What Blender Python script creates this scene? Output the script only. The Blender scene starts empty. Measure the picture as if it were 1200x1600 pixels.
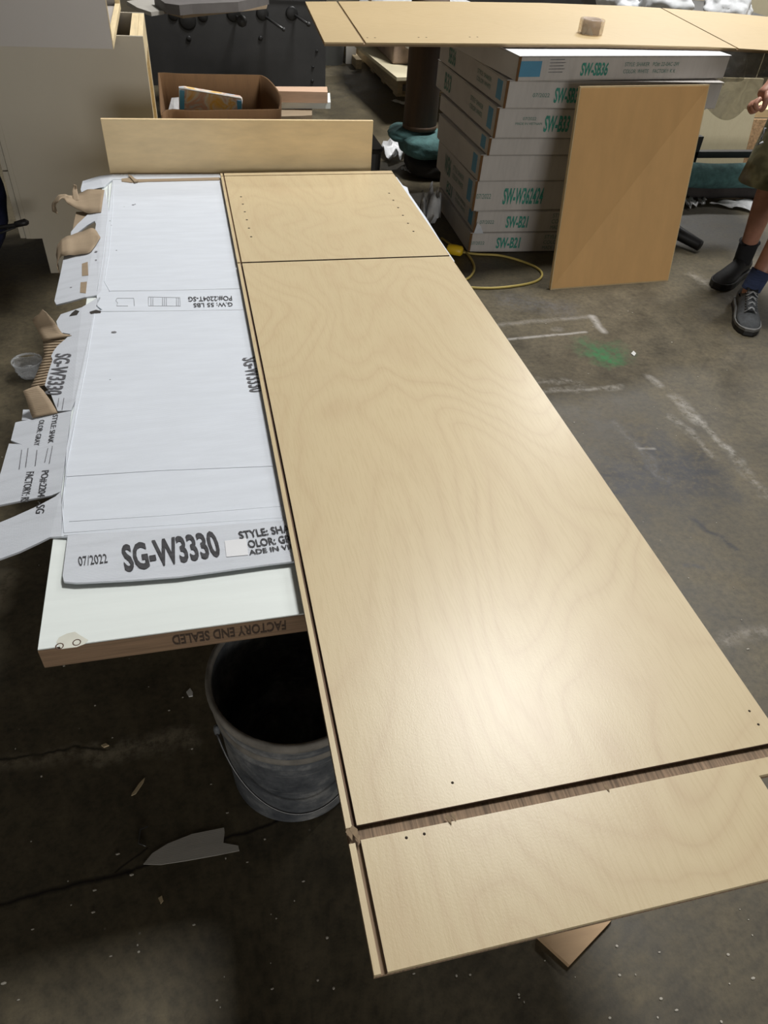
import bpy, bmesh, math, random
from mathutils import Vector, Matrix, noise
from mathutils.geometry import tessellate_polygon
S = bpy.context.scene
C = S.collection
R = math.radians
random.seed(7)

# ------------------------------------------------------------------ camera
H = 1.42
F = 1136.0
RX = Vector((0.97225062, -0.10546295, 0.20882122))   # world rows in camera coordinates
RY = Vector((-0.2246673, -0.66976524, 0.70777053))
RZ = Vector((0.06521763, -0.73504563, -0.67487375))
cam = bpy.data.cameras.new('camera')
cam.sensor_fit = 'HORIZONTAL'
cam.sensor_width = 36
cam.lens = 36 * F / 1200
cam.clip_start = 0.02
co = bpy.data.objects.new('camera', cam)
C.objects.link(co)
M = Matrix(((RX[0], -RX[1], -RX[2], 0), (RY[0], -RY[1], -RY[2], 0), (RZ[0], -RZ[1], -RZ[2], H), (0, 0, 0, 1)))
co.matrix_world = M
S.camera = co

# ------------------------------------------------------------------ light and exposure
w = bpy.data.worlds.new('world')
S.world = w
w.use_nodes = True
w.node_tree.nodes['Background'].inputs[0].default_value = (0.80, 0.84, 0.88, 1)
w.node_tree.nodes['Background'].inputs[1].default_value = 0.02
S.view_settings.view_transform = 'Standard'
S.view_settings.look = 'None'
S.view_settings.gamma = 1
S.view_settings.use_curve_mapping = False
S.view_settings.exposure = 0.0
# lamps hang from the roof: (x, y, z, length x, length y, watts, rotation)
LAMPS = [
    (2.85, 4.15, 7.0, 1.7, 1.7, 605, 0, 'square roof lamp over the carton stack'),
    (6.9, 11.2, 7.0, 0.8, 0.8, 500, 0, 'square roof lamp over the far end of the aisle'),
    (9.0, 6.5, 7.0, 0.8, 0.8, 200, 0, 'square roof lamp over the right side of the hall'),
]

# added fill light, low and far behind the camera, no opening modelled
dk = bpy.data.lights.new('front_fill', 'AREA')
dk.shape = 'RECTANGLE'
dk.size, dk.size_y, dk.energy = 5.0, 3.2, 450
dk.color = (1.0, 0.98, 0.95)
dko = bpy.data.objects.new('front_fill', dk)
C.objects.link(dko)
dko.location = (1.0, -11.9, 1.75)
dko.rotation_euler = (R(90), 0, 0)

# ------------------------------------------------------------------ helpers
def at(px, py, z):
    """point of the horizontal plane at height z that is seen at photograph position px, py"""
    r = Vector(((px - 600) / F, (py - 800) / F, 1))
    d = Vector((RX.dot(r), RY.dot(r), RZ.dot(r)))
    return Vector((0, 0, H)) + d * ((z - H) / d.z)

def aty(px, py, y):
    r = Vector(((px - 600) / F, (py - 800) / F, 1))
    d = Vector((RX.dot(r), RY.dot(r), RZ.dot(r)))
    return Vector((0, 0, H)) + d * (y / d.y)

def link(name, me, mat=None, parent=None, smooth=False):
    o = bpy.data.objects.new(name, me)
    C.objects.link(o)
    if mat:
        for m in (mat if isinstance(mat, (list, tuple)) else [mat]):
            me.materials.append(m)
    if parent:
        o.parent = parent
    if smooth:
        for p in me.polygons:
            p.use_smooth = True
    return o

def tag(o, label=None, cat=None, group=None, kind=None):
    if label: o['label'] = label
    if cat: o['category'] = cat
    if group: o['group'] = group
    if kind: o['kind'] = kind
    return o

def thing(name, label, cat, loc=(0, 0, 0), rz=0, group=None):
    o = bpy.data.objects.new(name, None)
    C.objects.link(o)
    o.location = loc
    o.rotation_euler = (0, 0, rz)
    o.empty_display_size = 0.1
    return tag(o, label, cat, group)

def mesh_from(verts, faces, name='mesh'):
    me = bpy.data.meshes.new(name)
    me.from_pydata([tuple(v) for v in verts], [], faces)
    me.update()
    bm = bmesh.new()
    bm.from_mesh(me)
    bmesh.ops.recalc_face_normals(bm, faces=bm.faces)
    bm.to_mesh(me)
    bm.free()
    return me

def box_bm(bm, a, b, bevel=0.0, mat=None, segs=2):
    """box from corner a to corner b added to bm (optionally transformed by mat)"""
    c = [(a[i] + b[i]) / 2 for i in range(3)]
    s = [abs(b[i] - a[i]) for i in range(3)]
    r = bmesh.ops.create_cube(bm, size=1)
    vs = r['verts']
    bmesh.ops.scale(bm, vec=s, verts=vs)
    bmesh.ops.translate(bm, vec=c, verts=vs)
    if bevel > 0:
        es = list({e for v in vs for e in v.link_edges})
        rr = bmesh.ops.bevel(bm, geom=es, offset=bevel, segments=segs, affect='EDGES', profile=0.6)
        vs = list({v for f in rr['faces'] for v in f.verts} | {v for v in vs if v.is_valid})
    if mat is not None:
        bmesh.ops.transform(bm, matrix=mat, verts=vs)
    return vs

def box(name, a, b, mat, parent=None, bevel=0.002, tm=None):
    bm = bmesh.new()
    box_bm(bm, a, b, bevel, tm)
    me = bpy.data.meshes.new(name)
    bm.to_mesh(me)
    bm.free()
    return link(name, me, mat, parent)

def plate_geo(pts, t, offset=(0, 0, -1)):
    """solid plate whose top outline is pts (3D)"""
    n = len(pts)
    off = Vector(offset) * t
    vs = [Vector(p) for p in pts] + [Vector(p) + off for p in pts]
    tris = tessellate_polygon([[Vector(p) for p in pts]])
    fs = [tuple(x) for x in tris] + [tuple(n + i for i in reversed(x)) for x in tris]
    fs += [(i, (i + 1) % n, n + (i + 1) % n, n + i) for i in range(n)]
    return vs, fs

def plate(name, pts, t, mat, parent=None, offset=(0, 0, -1)):
    vs, fs = plate_geo(pts, t, offset)
    return link(name, mesh_from(vs, fs, name), mat, parent)

def loft(name, rows, mat, parent=None, t=0.0, smooth=True, closed=False, caps=False):
    """surface through rows of points; with t it becomes a solid sheet"""
    n = len(rows[0])
    vs = [Vector(p) for r in rows for p in r]
    fs = []
    for i in range(len(rows) - 1):
        for j in range(n if closed else n - 1):
            k = (j + 1) % n
            fs.append((i * n + j, i * n + k, (i + 1) * n + k, (i + 1) * n + j))
    if caps:
        fs.append(tuple(range(n)))
        fs.append(tuple((len(rows) - 1) * n + j for j in reversed(range(n))))
    o = link(name, mesh_from(vs, fs, name), mat, parent, smooth)
    if t:
        m = o.modifiers.new('solid', 'SOLIDIFY')
        m.thickness = t
        m.offset = 0
    return o

def lathe(name, prof, seg, mat, parent=None, loc=(0, 0, 0), smooth=True):
    rows = [[Vector((loc[0] + r * math.cos(2 * math.pi * k / seg), loc[1] + r * math.sin(2 * math.pi * k / seg), loc[2] + z)) for k in range(seg)] for r, z in prof]
    return loft(name, rows, mat, parent, closed=True, smooth=smooth)

def tube(name, pts, r, mat, parent=None, seg=8, smooth=True, radii=None):
    pts = [Vector(p) for p in pts]
    rows = []
    up = Vector((0, 0, 1))
    for i, p in enumerate(pts):
        d = (pts[min(i + 1, len(pts) - 1)] - pts[max(i - 1, 0)]).normalized()
        s = d.cross(up)
        if s.length < 0.05: s = d.cross(Vector((1, 0, 0)))
        s.normalize()
        u = s.cross(d).normalized()
        rr = radii[i] if radii else r
        rows.append([p + s * rr * math.cos(2 * math.pi * k / seg) + u * rr * math.sin(2 * math.pi * k / seg) for k in range(seg)])
    return loft(name, rows, mat, parent, closed=True, caps=True, smooth=smooth)

def smooth_path(pts, n=8):
    """Catmull-Rom through pts"""
    pts = [Vector(p) for p in pts]
    P = [2 * pts[0] - pts[1]] + pts + [2 * pts[-1] - pts[-2]]
    out = []
    for i in range(1, len(P) - 2):
        for k in range(n):
            t = k / n
            a, b, c, d = P[i - 1], P[i], P[i + 1], P[i + 2]
            out.append(0.5 * ((2 * b) + (c - a) * t + (2 * a - 5 * b + 4 * c - d) * t * t + (3 * b - a - 3 * c + d) * t ** 3))
    out.append(pts[-1])
    return out

def text(s, p0, p1, ptop, mat, parent=None, lift=0.0004, bold=0.0, name='lettering'):
    """flat print: s runs from p0 to p1, its capitals rise from p0 to ptop"""
    cu = bpy.data.curves.new('text', 'FONT')
    cu.body = s
    cu.offset = bold
    cu.resolution_u = 3
    tmp = bpy.data.objects.new('text', cu)
    C.objects.link(tmp)
    dg = bpy.context.evaluated_depsgraph_get()
    me = bpy.data.meshes.new_from_object(tmp.evaluated_get(dg))
    bpy.data.objects.remove(tmp)
    bpy.data.curves.remove(cu)
    xs = [v.co.x for v in me.vertices]
    x0, x1 = min(xs), max(xs)
    y0, y1 = 0.0, 0.70
    p0, p1, ptop = Vector(p0), Vector(p1), Vector(ptop)
    u, v = p1 - p0, ptop - p0
    nrm = u.cross(v).normalized()
    for q in me.vertices:
        a, b = (q.co.x - x0) / (x1 - x0), (q.co.y - y0) / (y1 - y0)
        q.co = p0 + u * a + v * b + nrm * lift
    return link(name, me, mat, parent)

# ------------------------------------------------------------------ materials
def nt(name):
    m = bpy.data.materials.new(name)
    m.use_nodes = True
    t = m.node_tree
    return m, t, t.nodes['Principled BSDF']

def N(t, kind, **kw):
    n = t.nodes.new(kind)
    for k, v in kw.items():
        if k.startswith('i_'):
            key = k[2:]
            n.inputs[int(key) if key.isdigit() else key.replace('_', ' ')].default_value = v
        else:
            setattr(n, k, v)
    return n

def L(t, a, b): t.links.new(a, b)

def ramp(t, src, stops):
    r = t.nodes.new('ShaderNodeValToRGB')
    e = r.color_ramp.elements
    while len(e) < len(stops): e.new(0.5)
    for k, (p, c) in enumerate(stops):
        e[k].position = p
        e[k].color = (*c, 1) if len(c) == 3 else c
    L(t, src, r.inputs[0])
    return r

def mapping(t, scale=(1, 1, 1), rot=(0, 0, 0), coord='Object'):
    tc = t.nodes.new('ShaderNodeTexCoord')
    mp = t.nodes.new('ShaderNodeMapping')
    mp.inputs['Scale'].default_value = scale
    mp.inputs['Rotation'].default_value = rot
    L(t, tc.outputs[coord], mp.inputs[0])
    return mp.outputs[0]

def simple(name, col, rough=0.6, metal=0.0, var=0.12, scale=12, bump=0.0, bscale=80, spec=None, stretch=(1, 1, 1), coord='Object'):
    m, t, b = nt(name)
    v = mapping(t, stretch, coord=coord)
    n = N(t, 'ShaderNodeTexNoise', i_Scale=scale, i_Detail=5.0, i_Roughness=0.6)
    L(t, v, n.inputs['Vector'])
    c0 = tuple(x * (1 - var) for x in col)
    c1 = tuple(min(1, x * (1 + var)) for x in col)
    r = ramp(t, n.outputs['Fac'], [(0.3, c0), (0.7, c1)])
    L(t, r.outputs[0], b.inputs['Base Color'])
    b.inputs['Roughness'].default_value = rough
    b.inputs['Metallic'].default_value = metal
    if spec is not None: b.inputs['Specular IOR Level'].default_value = spec
    if bump:
        n2 = N(t, 'ShaderNodeTexNoise', i_Scale=bscale, i_Detail=4.0)
        L(t, v, n2.inputs['Vector'])
        bp = N(t, 'ShaderNodeBump', i_Strength=bump, i_Distance=0.004)
        L(t, n2.outputs['Fac'], bp.inputs['Height'])
        L(t, bp.outputs[0], b.inputs['Normal'])
    return m

def maple(name, base, dark, along='Y', rough=0.42, contrast=1.0, rings=24.0, sheen_bump=0.16, spec=0.5):
    """rotary cut veneer: long wandering cathedral figure plus fine pores"""
    m, t, b = nt(name)
    sc = (1.0, 0.48, 1.0) if along == 'Y' else ((0.48, 1, 1) if along == 'X' else (1, 1, 0.48))
    v = mapping(t, sc)
    warp = N(t, 'ShaderNodeTexNoise', i_Scale=2.3, i_Detail=2.5, i_Roughness=0.42, i_Distortion=0.5)
    L(t, v, warp.inputs['Vector'])
    mul = N(t, 'ShaderNodeMath', operation='MULTIPLY')
    mul.inputs[1].default_value = rings
    L(t, warp.outputs['Fac'], mul.inputs[0])
    fr = N(t, 'ShaderNodeMath', operation='PINGPONG')
    fr.inputs[1].default_value = 0.5
    L(t, mul.outputs[0], fr.inputs[0])
    line = ramp(t, fr.outputs[0], [(0.0, (1, 1, 1)), (0.12, (0.45, 0.45, 0.45)), (0.40, (0, 0, 0))])
    fade = N(t, 'ShaderNodeTexNoise', i_Scale=3.5, i_Detail=2.0)
    L(t, mapping(t, (1, 1, 1)), fade.inputs['Vector'])
    fm = N(t, 'ShaderNodeMath', operation='MULTIPLY')
    L(t, line.outputs[0], fm.inputs[0])
    L(t, fade.outputs['Fac'], fm.inputs[1])
    fm2 = N(t, 'ShaderNodeMath', operation='MULTIPLY')
    fm2.inputs[1].default_value = 0.62 * contrast
    L(t, fm.outputs[0], fm2.inputs[0])
    big = N(t, 'ShaderNodeTexNoise', i_Scale=1.3, i_Detail=2.0)
    L(t, v, big.inputs['Vector'])
    bc = ramp(t, big.outputs['Fac'], [(0.3, tuple(x * 0.95 for x in base)), (0.7, tuple(min(1, x * 1.04) for x in base))])
    mix = N(t, 'ShaderNodeMix', data_type='RGBA')
    L(t, fm2.outputs[0], mix.inputs[0])
    L(t, bc.outputs[0], mix.inputs[6])
    mix.inputs[7].default_value = (*dark, 1)
    # short pores
    ps = (420, 24, 300) if along == 'Y' else ((24, 420, 300) if along == 'X' else (420, 300, 24))
    pore = N(t, 'ShaderNodeTexNoise', i_Scale=1.0, i_Detail=2.0)
    L(t, mapping(t, ps), pore.inputs['Vector'])
    pr = ramp(t, pore.outputs['Fac'], [(0.36, (0.94, 0.925, 0.90)), (0.52, (1, 1, 1))])
    m2 = N(t, 'ShaderNodeMix', data_type='RGBA', blend_type='MULTIPLY')
    m2.inputs[0].default_value = 0.8
    L(t, mix.outputs[2], m2.inputs[6])
    L(t, pr.outputs[0], m2.inputs[7])
    L(t, m2.outputs[2], b.inputs['Base Color'])
    b.inputs['Roughness'].default_value = rough
    b.inputs['Specular IOR Level'].default_value = spec
    if sheen_bump:
        gn = N(t, 'ShaderNodeTexNoise', i_Scale=700.0, i_Detail=2.0)
        L(t, mapping(t, (1, 0.5, 1)), gn.inputs['Vector'])
        bp = N(t, 'ShaderNodeBump', i_Strength=sheen_bump, i_Distance=0.0006)
        L(t, gn.outputs['Fac'], bp.inputs['Height'])
        L(t, bp.outputs[0], b.inputs['Normal'])
    return m

def cardboard(name, col, var=0.05, ribs=0.12, axis='Y', rough=0.65, dirt=0.15, period=95):
    """paper liner over corrugation: faint parallel ribs and scuffs"""
    m, t, b = nt(name)
    v = mapping(t)
    wv = N(t, 'ShaderNodeTexWave', wave_type='BANDS', bands_direction=axis)
    wv.inputs['Scale'].default_value = period
    wv.inputs['Distortion'].default_value = 0.6
    L(t, v, wv.inputs['Vector'])
    n = N(t, 'ShaderNodeTexNoise', i_Scale=7.0, i_Detail=7.0, i_Roughness=0.65)
    st = (1, 6, 1) if axis == 'Y' else (6, 1, 1)
    L(t, mapping(t, st), n.inputs['Vector'])
    r = ramp(t, n.outputs['Fac'], [(0.25, tuple(x * (1 - dirt) for x in col)), (0.48, tuple(x * (1 - var * 0.3) for x in col)), (0.75, tuple(min(1, x * (1 + var)) for x in col))])
    L(t, r.outputs[0], b.inputs['Base Color'])
    b.inputs['Roughness'].default_value = rough
    bp = N(t, 'ShaderNodeBump', i_Strength=ribs, i_Distance=0.001)
    L(t, wv.outputs['Fac'], bp.inputs['Height'])
    L(t, bp.outputs[0], b.inputs['Normal'])
    return m

MAPLE = maple('maple veneer', (0.60, 0.49, 0.305), (0.49, 0.355, 0.215), rough=0.32, spec=0.32)
MAPLEX = maple('maple veneer cross', (0.47, 0.355, 0.19), (0.39, 0.28, 0.13), along='X', rough=0.5, contrast=0.6, sheen_bump=0)
PLYCORE = simple('ply core grain', (0.22, 0.135, 0.085), 0.8, var=0.45, scale=1.0, stretch=(260, 12, 60))
PLYCOREX = simple('ply core end grain', (0.24, 0.165, 0.105), 0.8, var=0.5, scale=1.0, stretch=(330, 9, 60))
PLYEDGE = simple('ply edge brown', (0.22, 0.155, 0.09), 0.8, var=0.3, scale=1.0, stretch=(20, 20, 500))
BURN = simple('burnt groove', (0.055, 0.028, 0.016), 0.85, var=0.3, scale=60)
OLDPLY = simple('aged plywood', (0.80, 0.62, 0.36), 0.65, var=0.12, scale=5, stretch=(1, 1, 4))
PALEPLY = maple('pale plywood', (0.56, 0.50, 0.34), (0.42, 0.34, 0.2), along='Z', rough=0.6, contrast=0.4, sheen_bump=0)
BOARDBROWN = simple('tan board face', (0.66, 0.395, 0.16), 0.6, var=0.06, scale=3, stretch=(5, 5, 1))
BOARDEDGE = simple('tan board edge', (0.62, 0.47, 0.26), 0.7, var=0.1, scale=8)
WHITECARD = cardboard('white cardboard', (0.64, 0.68, 0.74), dirt=0.06, axis='Y')
WHITECARDX = cardboard('white cardboard flap', (0.58, 0.61, 0.66), dirt=0.12, axis='Y', ribs=0.3)
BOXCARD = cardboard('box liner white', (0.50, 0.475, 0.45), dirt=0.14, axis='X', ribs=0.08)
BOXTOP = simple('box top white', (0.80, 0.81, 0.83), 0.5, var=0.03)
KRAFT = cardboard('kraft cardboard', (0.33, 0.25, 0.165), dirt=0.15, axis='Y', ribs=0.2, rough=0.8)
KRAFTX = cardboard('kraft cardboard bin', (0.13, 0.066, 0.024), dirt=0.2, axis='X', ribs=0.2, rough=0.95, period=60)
DOORWHITE = simple('primed white door', (0.76, 0.81, 0.785), 0.5, var=0.03, scale=3, bump=0.04, bscale=30, stretch=(1, 12, 1))
DOOREDGE = simple('door edge wood', (0.25, 0.16, 0.095), 0.75, var=0.25, scale=1.0, stretch=(8, 40, 260))
CABWHITE = simple('cabinet white', (0.50, 0.46, 0.375), 0.45, var=0.03, scale=2)
CABLAM = simple('cabinet laminate', (0.47, 0.44, 0.41), 0.4, var=0.02, scale=2)
RAWWOOD = simple('raw light wood', (0.76, 0.62, 0.38), 0.6, var=0.12, scale=1, stretch=(60, 6, 60))
INKDARK = simple('dark print', (0.045, 0.045, 0.05), 0.8, var=0.5, scale=120)
INKGREY = simple('grey print', (0.10, 0.10, 0.11), 0.8, var=0.5, scale=160)
INKBROWN = simple('brown edge stamp', (0.07, 0.045, 0.03), 0.8, var=0.3, scale=200)
INKGREEN = simple('green print', (0.045, 0.26, 0.20), 0.8, var=0.35, scale=90)
INKFAINT = simple('faint green print', (0.12, 0.24, 0.20), 0.8, var=0.3, scale=90)
STICKBLUE = simple('blue sticker', (0.085, 0.27, 0.42), 0.5, var=0.08)
STICKWHITE = simple('white sticker', (0.72, 0.73, 0.75), 0.5, var=0.03)
STEEL = simple('dark painted steel', (0.038, 0.038, 0.038), 0.5, var=0.2, scale=5, bump=0.1, bscale=200)
BLACK = simple('black metal', (0.012, 0.012, 0.012), 0.45, var=0.2)
BLACKPL = simple('black plastic', (0.010, 0.010, 0.011), 0.5, var=0.2)
RODS = simple('rod metal', (0.10, 0.10, 0.10), 0.35, metal=0.6)
TEAL = simple('teal moving blanket', (0.055, 0.125, 0.122), 0.95, var=0.35, scale=25, bump=0.8, bscale=60)
NAVY = simple('navy fabric', (0.010, 0.016, 0.06), 0.9, var=0.5, scale=14, bump=0.6, bscale=40)
YELLOW = simple('yellow plastic', (0.75, 0.50, 0.02), 0.45, var=0.06)
CORDY = simple('yellow cord', (0.46, 0.36, 0.10), 0.6, var=0.15)
TUBEBROWN = simple('brown fibre drum', (0.055, 0.028, 0.011), 0.7, var=0.2, scale=1, stretch=(40, 40, 3))
GREYPL = simple('grey plastic', (0.36, 0.39, 0.42), 0.5, var=0.05)
OSB = simple('particle board', (0.34, 0.215, 0.11), 0.85, var=0.45, scale=70)
PINKWOOD = simple('reddish lumber', (0.62, 0.42, 0.29), 0.7, var=0.12, scale=1, stretch=(6, 60, 60))
PALLETW = simple('pallet wood', (0.52, 0.41, 0.25), 0.8, var=0.2, scale=1, stretch=(60, 6, 60))
SHEETOLIVE = simple('faded sheet wood', (0.60, 0.54, 0.38), 0.55, var=0.08, scale=3)
SKIN = simple('skin', (0.38, 0.185, 0.125), 0.5, var=0.12, scale=30, bump=0.1)
HAIR = simple('dark hair', (0.03, 0.02, 0.015), 0.8, var=0.3, scale=60)
SHIRT = simple('grey shirt', (0.20, 0.20, 0.20), 0.9, var=0.15, scale=12, bump=0.2)
SHOEGREY = simple('grey shoe upper', (0.055, 0.06, 0.065), 0.75, var=0.35, scale=60, bump=0.4, bscale=300)
SHOEBLACK = simple('black shoe upper', (0.014, 0.014, 0.015), 0.7, var=0.3, scale=60)
SOLE = simple('shoe sole', (0.016, 0.016, 0.017), 0.6, var=0.2)
SOLEG = simple('shoe sole grey', (0.15, 0.15, 0.145), 0.6, var=0.2)
LACE = simple('grey lace', (0.33, 0.34, 0.35), 0.7, var=0.2)
SOCKN = simple('navy sock', (0.035, 0.05, 0.11), 0.95, var=0.25, scale=1, stretch=(20, 20, 300))
SOCKB = simple('black sock', (0.012, 0.012, 0.014), 0.95, var=0.2)
PAPER = simple('pale paper', (0.62, 0.62, 0.60), 0.7, var=0.1)
SCRAPGREY = cardboard('dusty paper scrap', (0.44, 0.42, 0.38), dirt=0.2, axis='Y')
CONC = simple('grey wall', (0.36, 0.35, 0.33), 0.8, var=0.08, scale=3)
ROOF = simple('roof deck', (0.22, 0.21, 0.20), 0.8, var=0.08, scale=3)

def camo(name):
    m, t, b = nt(name)
    v = mapping(t)
    n = N(t, 'ShaderNodeTexNoise', i_Scale=9.0, i_Detail=3.0)
    L(t, v, n.inputs['Vector'])
    r = ramp(t, n.outputs['Fac'], [(0.38, (0.085, 0.08, 0.04)), (0.48, (0.17, 0.16, 0.085)), (0.6, (0.11, 0.11, 0.055)), (0.7, (0.25, 0.23, 0.14))])
    L(t, r.outputs[0], b.inputs['Base Color'])
    b.inputs['Roughness'].default_value = 0.95
    return m
CAMO = camo('olive camouflage cloth')

def film(name, tint=(0.93, 0.94, 0.95), alpha=0.22, rough=0.25):
    """thin clear plastic film: mostly see through, with a glossy surface"""
    m, t, b = nt(name)
    out = t.nodes['Material Output']
    tr = N(t, 'ShaderNodeBsdfTransparent')
    tr.inputs[0].default_value = (*tint, 1)
    mx = N(t, 'ShaderNodeMixShader')
    v = mapping(t)
    n = N(t, 'ShaderNodeTexNoise', i_Scale=9.0, i_Detail=5.0, i_Distortion=1.5)
    L(t, v, n.inputs['Vector'])
    r = ramp(t, n.outputs['Fac'], [(0.42, (alpha,) * 3), (0.60, (min(1, alpha * 1.8),) * 3), (0.7, (min(1, alpha * 3),) * 3)])
    L(t, r.outputs[0], mx.inputs[0])
    L(t, tr.outputs[0], mx.inputs[1])
    L(t, b.outputs[0], mx.inputs[2])
    L(t, mx.outputs[0], out.inputs[0])
    b.inputs['Base Color'].default_value = (0.62, 0.63, 0.64, 1)
    b.inputs['Roughness'].default_value = rough
    return m
FILM = film('clear plastic film', alpha=0.28)
FILMD = film('smoky plastic film', tint=(0.84, 0.83, 0.80), alpha=0.12)
FILMW = film('milky plastic film', alpha=0.72, rough=0.35)
TAPE = film('clear tape', tint=(0.93, 0.87, 0.78), alpha=0.22, rough=0.2)
MILKY = simple('milky plastic', (0.74, 0.76, 0.78), 0.6, var=0.08, scale=20)

def bucket_mat():
    m, t, b = nt('dusty bucket plastic')
    v = mapping(t)
    n = N(t, 'ShaderNodeTexNoise', i_Scale=7.0, i_Detail=9.0, i_Roughness=0.72)
    L(t, v, n.inputs['Vector'])
    r = ramp(t, n.outputs['Fac'], [(0.36, (0.035, 0.04, 0.048)), (0.5, (0.095, 0.102, 0.11)), (0.64, (0.27, 0.27, 0.26))])
    n2 = N(t, 'ShaderNodeTexNoise', i_Scale=1.0, i_Detail=3.0)
    L(t, mapping(t, (9, 9, 130)), n2.inputs['Vector'])
    r2 = ramp(t, n2.outputs['Fac'], [(0.62, (0, 0, 0)), (0.70, (0.5, 0.5, 0.5))])
    mx = N(t, 'ShaderNodeMix', data_type='RGBA')
    L(t, r2.outputs[0], mx.inputs[0])
    L(t, r.outputs[0], mx.inputs[6])
    mx.inputs[7].default_value = (0.22, 0.22, 0.21, 1)
    L(t, mx.outputs[2], b.inputs['Base Color'])
    b.inputs['Roughness'].default_value = 0.65
    return m
BUCKET = bucket_mat()

# ------------------------------------------------------------------ floor material: stained concrete with old paint, chalk lines and cracks
def floor_mat():
    m, t, b = nt('stained concrete')
    tc = N(t, 'ShaderNodeTexCoord')
    P = tc.outputs['Object']
    big = N(t, 'ShaderNodeTexNoise', i_Scale=0.9, i_Detail=6.0, i_Roughness=0.6)
    L(t, P, big.inputs['Vector'])
    col = ramp(t, big.outputs['Fac'], [(0.30, (0.063, 0.052, 0.032)), (0.5, (0.092, 0.077, 0.049)), (0.70, (0.120, 0.102, 0.068))])
    mid = N(t, 'ShaderNodeTexNoise', i_Scale=7.0, i_Detail=10.0, i_Roughness=0.72)
    L(t, P, mid.inputs['Vector'])
    mr = ramp(t, mid.outputs['Fac'], [(0.28, (0.50, 0.51, 0.54)), (0.5, (0.98, 0.98, 0.96)), (0.74, (1.42, 1.38, 1.30))])
    mm = N(t, 'ShaderNodeMix', data_type='RGBA', blend_type='MULTIPLY')
    mm.inputs[0].default_value = 1
    L(t, col.outputs[0], mm.inputs[6])
    L(t, mr.outputs[0], mm.inputs[7])
    fine = N(t, 'ShaderNodeTexNoise', i_Scale=55.0, i_Detail=6.0, i_Roughness=0.7)
    L(t, P, fine.inputs['Vector'])
    fr_ = ramp(t, fine.outputs['Fac'], [(0.34, (0.72, 0.72, 0.74)), (0.5, (1, 1, 1)), (0.68, (1.25, 1.23, 1.2))])
    mf = N(t, 'ShaderNodeMix', data_type='RGBA', blend_type='MULTIPLY')
    mf.inputs[0].default_value = 1
    L(t, mm.outputs[2], mf.inputs[6])
    L(t, fr_.outputs[0], mf.inputs[7])
    cur = mf.outputs[2]
    # distorted coordinates so that marks have broken edges
    dn = N(t, 'ShaderNodeTexNoise', i_Scale=14.0, i_Detail=4.0)
    L(t, P, dn.inputs['Vector'])
    ds = N(t, 'ShaderNodeVectorMath', operation='SUBTRACT')
    L(t, dn.outputs['Color'], ds.inputs[0])
    ds.inputs[1].default_value = (0.5, 0.5, 0.5)
    br = N(t, 'ShaderNodeTexNoise', i_Scale=38.0, i_Detail=6.0, i_Roughness=0.75)
    L(t, P, br.inputs['Vector'])

    def seg(a, bq, wdt, wobble, colr, strength, breakup, soft=0.95):
        nonlocal cur
        wdt *= 1.35
        if colr[0] > 0.2: strength *= 0.85; breakup += 0.02
        a, bq = Vector((a[0], a[1], 0)), Vector((bq[0], bq[1], 0))
        sc = N(t, 'ShaderNodeVectorMath', operation='SCALE')
        L(t, ds.outputs[0], sc.inputs[0])
        sc.inputs['Scale'].default_value = wobble
        ad = N(t, 'ShaderNodeVectorMath', operation='ADD')
        L(t, P, ad.inputs[0]); L(t, sc.outputs[0], ad.inputs[1])
        pa = N(t, 'ShaderNodeVectorMath', operation='SUBTRACT')
        L(t, ad.outputs[0], pa.inputs[0]); pa.inputs[1].default_value = a
        ba = bq - a
        dt = N(t, 'ShaderNodeVectorMath', operation='DOT_PRODUCT')
        L(t, pa.outputs[0], dt.inputs[0]); dt.inputs[1].default_value = ba / ba.dot(ba)
        cl = N(t, 'ShaderNodeClamp')
        L(t, dt.outputs['Value'], cl.inputs[0])
        s2 = N(t, 'ShaderNodeVectorMath', operation='SCALE')
        s2.inputs[0].default_value = ba
        L(t, cl.outputs[0], s2.inputs['Scale'])
        df = N(t, 'ShaderNodeVectorMath', operation='SUBTRACT')
        L(t, pa.outputs[0], df.inputs[0]); L(t, s2.outputs[0], df.inputs[1])
        fl = N(t, 'ShaderNodeVectorMath', operation='MULTIPLY')
        L(t, df.outputs[0], fl.inputs[0]); fl.inputs[1].default_value = (1, 1, 0)
        ln = N(t, 'ShaderNodeVectorMath', operation='LENGTH')
        L(t, fl.outputs[0], ln.inputs[0])
        mr_ = N(t, 'ShaderNodeMapRange')
        mr_.inputs['From Min'].default_value = wdt
        mr_.inputs['From Max'].default_value = wdt * (1 - soft)
        L(t, ln.outputs['Value'], mr_.inputs['Value'])
        fac = mr_.outputs[0]
        bk = N(t, 'ShaderNodeMapRange')
        bk.inputs['From Min'].default_value = breakup - 0.09
        bk.inputs['From Max'].default_value = breakup + 0.12
        bk.inputs['To Max'].default_value = strength
        L(t, br.outputs['Fac'], bk.inputs['Value'])
        ml = N(t, 'ShaderNodeMath', operation='MULTIPLY')
        L(t, fac, ml.inputs[0]); L(t, bk.outputs[0], ml.inputs[1])
        mx = N(t, 'ShaderNodeMix', data_type='RGBA')
        L(t, ml.outputs[0], mx.inputs[0])
        L(t, cur, mx.inputs[6])
        mx.inputs[7].default_value = (*colr, 1)
        cur = mx.outputs[2]
    f0 = lambda x, y: at(x, y, 0)
    WH = (0.33, 0.31, 0.275)
    # dark ground in tyre marks
    seg(f0(960, 760), f0(1080, 740), 0.13, 0.30, (0.022, 0.023, 0.030), 0.95, 0.44, 1.0)
    seg(f0(1000, 690), f0(1090, 745), 0.10, 0.26, (0.020, 0.021, 0.028), 0.9, 0.48, 1.0)
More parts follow.
